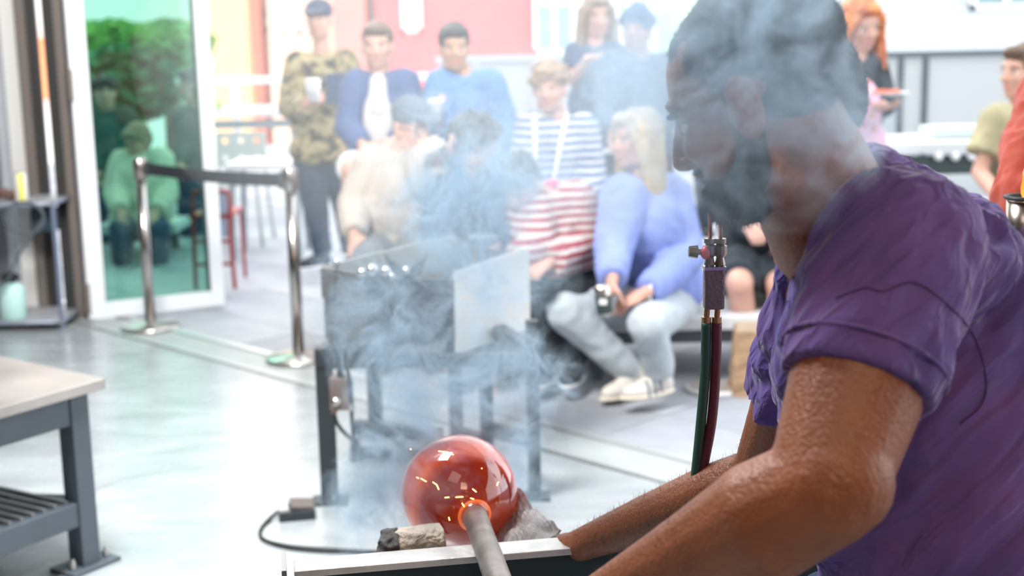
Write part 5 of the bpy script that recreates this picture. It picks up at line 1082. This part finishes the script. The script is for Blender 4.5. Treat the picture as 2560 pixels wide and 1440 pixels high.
for q in (-.1, .1): k0 = Vector((hpp.x + q, hpp.y, .48)); f0 = Vector((hpp.x + q, hpp.y + .03, .09)); chain(bm, [hpp + Vector((q, 0, 0)), k0, f0], [.09, .06, .04]); shoe(rt, f0, (-.5, -1), BLK, BLK)
meld('body', bm, .01, SKIN_L, rt, 1); facebits(rt, hcc, axx); hairstyle(rt, hcc, axx, 1, 'short', HB)
bm = bmesh.new(); cap(bm, shl, shr, .10); cap(bm, (shl + shr) / 2 - Vector((0, 0, .1)), hpp + Vector((0, 0, .05)), .165, .17); chain(bm, [shl, shl.lerp(el_, .5), el_], [.095, .088, .080]); cyl(bm, el_, el_.lerp(wr_, .85), .078, .05)
chain(bm, [shr, shr + Vector((.05, -.05, -.28))], [.09, .075]); cyl(bm, shr + Vector((.05, -.05, -.28)), shr + Vector((-.04, -.26, -.34)), .075, .05)
meld('jacket', bm, .010, ORG, rt, 1, folds(.013, 22))
bm = bmesh.new(); ell(bm, hpp, (.18, .14, .13))
for q in (-.1, .1): cap(bm, hpp + Vector((q, 0, 0)), Vector((hpp.x + q, hpp.y, .48)), .105, .08); cyl(bm, Vector((hpp.x + q, hpp.y, .48)), Vector((hpp.x + q, hpp.y + .03, .12)), .08, .065)
meld('trousers', bm, .014, DENIM, rt, 2, folds(.006, 14))
q = at(2566, 493, 2.45); rt = root('flame_burner', (q.x, q.y, 0), 'steel burner cup with yellow flame at the right edge', 'burner')
hcup = .10; bm = bmesh.new(); lathe(bm, q - Vector((0, 0, hcup)), [(.030, 0), (.034, .003), (.034, hcup - .006), (.031, hcup - .006), (.029, .008)], seg=36); under(fin('burner_cup', bm, mat('cup_steel', (.55, .45, .38), .25, 1), smooth=True), rt)
bm = bmesh.new(); tube(bm, [q + Vector((math.cos(t_) * .036, math.sin(t_) * .036, 0)) for t_ in [i * math.pi / 20 for i in range(41)]], .004, 8); under(fin('cup_rim', bm, BLACKM, smooth=True), rt)
bm = bmesh.new(); cyl(bm, (q.x, q.y, 0.012), (q.x, q.y, q.z - hcup), .012); under(fin('stand_pole', bm, BLACKM), rt); bm = bmesh.new(); lathe(bm, (q.x, q.y, 0), [(.13, 0), (.13, .01), (.02, .016)], seg=32); under(fin('base', bm, BLACKM), rt)
fm = bpy.data.materials.new('flame'); fm.use_nodes = True; n, l = nt(fm); n.clear(); o_ = n.new('ShaderNodeOutputMaterial'); em = n.new('ShaderNodeEmission'); em.inputs[1].default_value = 2.2; t = n.new('ShaderNodeTexCoord'); a = n.new('ShaderNodeTexNoise'); a.inputs['Scale'].default_value = 30; r = n.new('ShaderNodeValToRGB'); r.color_ramp.elements[0].color = (1, .25, .03, 1); r.color_ramp.elements[1].color = (1, .75, .25, 1); r.color_ramp.elements[0].position = .4; r.color_ramp.elements[1].position = .6
l.new(t.outputs['Object'], a.inputs['Vector']); l.new(a.outputs[0], r.inputs[0]); l.new(r.outputs[0], em.inputs[0]); l.new(em.outputs[0], o_.inputs[0])
bm = bmesh.new(); ell(bm, q + Vector((.010, 0, .02)), (.017, .017, .035)); ell(bm, q + Vector((.006, 0, .045)), (.010, .010, .03)); ell(bm, q + Vector((.016, 0, .05)), (.010, .010, .035)); under(meld('flame', bm, .004, fm, None, 1, folds(.005, 40)), rt)

# sparks flying over the bubble
SPK = mat('spark_hot', (1, .5, .15), .5, Emission_Color=(1, .55, .2), Emission_Strength=6.0)
for i, pts in enumerate([[(1096, 1128), (1118, 1130), (1134, 1137)], [(1082, 1205), (1092, 1212), (1097, 1224)], [(1041, 1193), (1047, 1196)], [(1052, 1196), (1066, 1204)], [(1112, 1244), (1123, 1243)], [(1139, 1243), (1158, 1242)], [(1181, 1222), (1191, 1230)], [(1176, 1245), (1185, 1248)], [(1155, 1258), (1161, 1267)], [(1122, 1293), (1124, 1301)], [(1204, 1170), (1205, 1172)], [(1026, 1122), (1028, 1124)], [(1246, 1205), (1242, 1214)]]):
    bm = bmesh.new(); P3 = [at(x, y_, 2.30 + .01 * (i % 3)) for x, y_ in pts]; tube(bm, P3, [.0008] * len(P3), 5)
    tag(fin('spark', bm, SPK), 'tiny orange spark streak flying in front of the glass bubble', 'spark', 'sparks by the bubble')

# ================================================================== SMOKE

def smoke(name, label, cat, blobs, lo, hi, res, dens, col, scale, aniso=.2, absorb=None, warp=.10, soft=False):
    g = bpy.data.node_groups.new(name, 'GeometryNodeTree'); g.interface.new_socket('Geometry', in_out='INPUT', socket_type='NodeSocketGeometry'); g.interface.new_socket('Geometry', in_out='OUTPUT', socket_type='NodeSocketGeometry')
    N, L_ = g.nodes, g.links; go = N.new('NodeGroupOutput'); vc = N.new('GeometryNodeVolumeCube'); smn = N.new('GeometryNodeSetMaterial')
    vc.inputs['Min'].default_value = lo; vc.inputs['Max'].default_value = hi
    for a_, r_ in zip('XYZ', res): vc.inputs['Resolution ' + a_].default_value = r_
    pos = N.new('GeometryNodeInputPosition').outputs[0]
    def vm(op, a_, b_=None, out=0):
        q = N.new('ShaderNodeVectorMath'); q.operation = op
        for i_, v_ in enumerate((a_, b_)):
            if v_ is None: continue
            if isinstance(v_, (tuple, Vector)): q.inputs[i_].default_value = v_
            elif isinstance(v_, float): q.inputs['Scale'].default_value = v_
            else: L_.new(v_, q.inputs[i_])
        return q.outputs[out]
    def mm(op, a_, b_=None, cl=False):
        q = N.new('ShaderNodeMath'); q.operation = op; q.use_clamp = cl
        for i_, v_ in enumerate((a_, b_)):
            if v_ is None: continue
            if isinstance(v_, (int, float)): q.inputs[i_].default_value = v_
            else: L_.new(v_, q.inputs[i_])
        return q.outputs[0]
    def nz_(vec, sc_, det, rough=.5, color=False, dist=0):
        q = N.new('ShaderNodeTexNoise'); q.inputs['Scale'].default_value = sc_; q.inputs['Detail'].default_value = det; q.inputs['Roughness'].default_value = rough; q.inputs['Distortion'].default_value = dist
        L_.new(vec, q.inputs['Vector']); return q.outputs['Color' if color else 0]
    w1 = vm('SCALE', vm('SUBTRACT', nz_(pos, scale * .8, 2, color=True), (.5, .5, .5)), warp * 2.2)
    p1 = vm('ADD', pos, w1)
    tot = None
    for c, r_, st in blobs:
        q = vm('MULTIPLY', vm('SUBTRACT', p1, tuple(c)), tuple(1 / x for x in r_)); ln = vm('LENGTH', q, out='Value')
        m_ = mm('MULTIPLY', mm('SUBTRACT', 1.0, mm('MULTIPLY', ln, ln), True), st); tot = m_ if tot is None else mm('MAXIMUM', tot, m_)
    if not soft:
        w2 = vm('SCALE', vm('SUBTRACT', nz_(p1, scale * 2.2, 3, color=True), (.5, .5, .5)), warp * 1.2); p2 = vm('ADD', p1, w2)
        n1 = nz_(p2, scale * 2.0, 5, .6, dist=1.2)
        rd_ = mm('SUBTRACT', 1.0, mm('MULTIPLY', mm('ABSOLUTE', mm('SUBTRACT', n1, .5)), 9.0), True)          # thin bright sheets where the noise crosses its middle
        n2 = nz_(p1, scale * .9, 4, .55); cl_ = mm('MULTIPLY', mm('SUBTRACT', n2, .40, True), 3.4, True)
        d_ = mm('ADD', mm('MULTIPLY', cl_, .32), mm('MULTIPLY', mm('POWER', rd_, 2.5), mm('ADD', .35, mm('MULTIPLY', cl_, 1.6))))
        tot = mm('MULTIPLY', mm('POWER', tot, .8), d_)
    L_.new(mm('MULTIPLY', tot, dens), vc.inputs['Density'])
    m = bpy.data.materials.new(name + '_vol'); m.use_nodes = True; n, l = nt(m); n.clear(); o_ = n.new('ShaderNodeOutputMaterial'); pv = n.new('ShaderNodeVolumePrincipled')
    pv.inputs['Color'].default_value = (*col, 1); pv.inputs['Density'].default_value = 1.0; pv.inputs['Anisotropy'].default_value = aniso
    if absorb: pv.inputs['Absorption Color'].default_value = (*absorb, 1)
    l.new(pv.outputs[0], o_.inputs['Volume']); smn.inputs['Material'].default_value = m
    L_.new(vc.outputs[0], smn.inputs[0]); L_.new(smn.outputs[0], go.inputs[0])
    me = bpy.data.meshes.new(name); me.materials.append(m); o = link(name, me); md = o.modifiers.new('s', 'NODES'); md.node_group = g
    tag(o, label, cat, kind='stuff'); return o
B = lambda px, py, y, rx, ry, rz_, st=1.0: (at(px, py, y), (rx, ry, rz_), st)
D_ = .050
BL = [B(925, 1265, 2.40, .10, .07, .085, 1.3), B(1000, 1170, 2.44, .14, .07, .12, 1.3), B(890, 1330, 2.36, .07, .05, .05, 1.1), B(1060, 1030, 2.47, .17, D_, .14, 1), B(1270, 960, 2.50, .15, D_, .14, .8),
      B(1010, 880, 2.48, .16, D_, .15, .9), B(1180, 790, 2.46, .20, D_, .14, .8), B(1010, 700, 2.45, .15, D_, .12, .6), B(1150, 600, 2.40, .22, D_, .14, .8), B(1240, 470, 2.32, .20, D_, .14, .7),
      B(1150, 380, 2.34, .20, D_, .12, .7), B(1330, 1140, 2.52, .09, .05, .13, .75), B(1370, 830, 2.48, .09, .04, .18, .5), B(1080, 1200, 2.32, .09, .03, .07, .25),
      B(1380, 340, 2.12, .16, .07, .13, .30), B(1560, 240, 1.9, .13, .07, .11, .22), B(1690, 160, 1.55, .11, .07, .11, .45), B(1800, 150, 1.30, .17, .05, .11, .85), B(1760, 330, 1.29, .09, .05, .12, .9), B(1830, 460, 1.31, .11, .05, .06, .75), B(2000, 270, 1.29, .10, .05, .07, .75)]
COLS = (.72, .88, 1.0)
smoke('smoke_plume', 'blue white smoke curling up from the hot glass past the steel box', 'smoke', BL[:14], (-.46, 2.10, .56), (.46, 2.66, 1.50), (230, 140, 235), 34.0, COLS, 5.4, .6, None, .085)
smoke('smoke_wisps', 'blue smoke drifting over the head and beard of the glassblower', 'smoke', BL[14:], (-.18, 1.16, 1.12), (.56, 2.25, 1.74), (180, 240, 150), 26.0, COLS, 6.2, .6, None, .075)
hz = bpy.data.materials.new('haze_vol'); hz.use_nodes = True; n, l = nt(hz); n.clear(); o_ = n.new('ShaderNodeOutputMaterial'); pv = n.new('ShaderNodeVolumeScatter'); pv.inputs['Color'].default_value = (.90, .96, 1, 1); pv.inputs['Density'].default_value = .09; pv.inputs['Anisotropy'].default_value = .3; l.new(pv.outputs[0], o_.inputs['Volume'])
bm = bmesh.new(); ell(bm, at(1170, 150, 4.3), (1.0, 1.25, .62), None, 32); tag(fin('smoke_haze', bm, hz, smooth=True), 'thin haze of smoke hanging before the middle of the crowd', 'haze', kind='stuff')
# small print on the chest of the tee
tx = bpy.data.curves.new('chest_print', 'FONT'); tx.body = 'OL'; tx.size = .019; tx.extrude = .0004; t2 = bpy.data.objects.new('t', tx); tmp_scene.collection.objects.link(t2); tx.materials.append(mat('print_tan', (.30, .20, .22), .8)); to = link('chest_print', bpy.data.meshes.new_from_object(t2)); bpy.data.objects.remove(t2)
sp = onsurf([(1984, 818), (2008, 820), (1983, 796)], .0012)
if len(sp) == 3:
    X = (sp[1] - sp[0]).normalized(); Yv = (sp[2] - sp[0]); Yv = (Yv - X * Yv.dot(X)).normalized(); Z = X.cross(Yv); M_ = Matrix((X, Yv, Z)).transposed().to_4x4(); M_.translation = sp[0]
    to.parent = tee; to.matrix_basis = M_
else: bpy.data.objects.remove(to)
bpy.data.scenes.remove(tmp_scene)
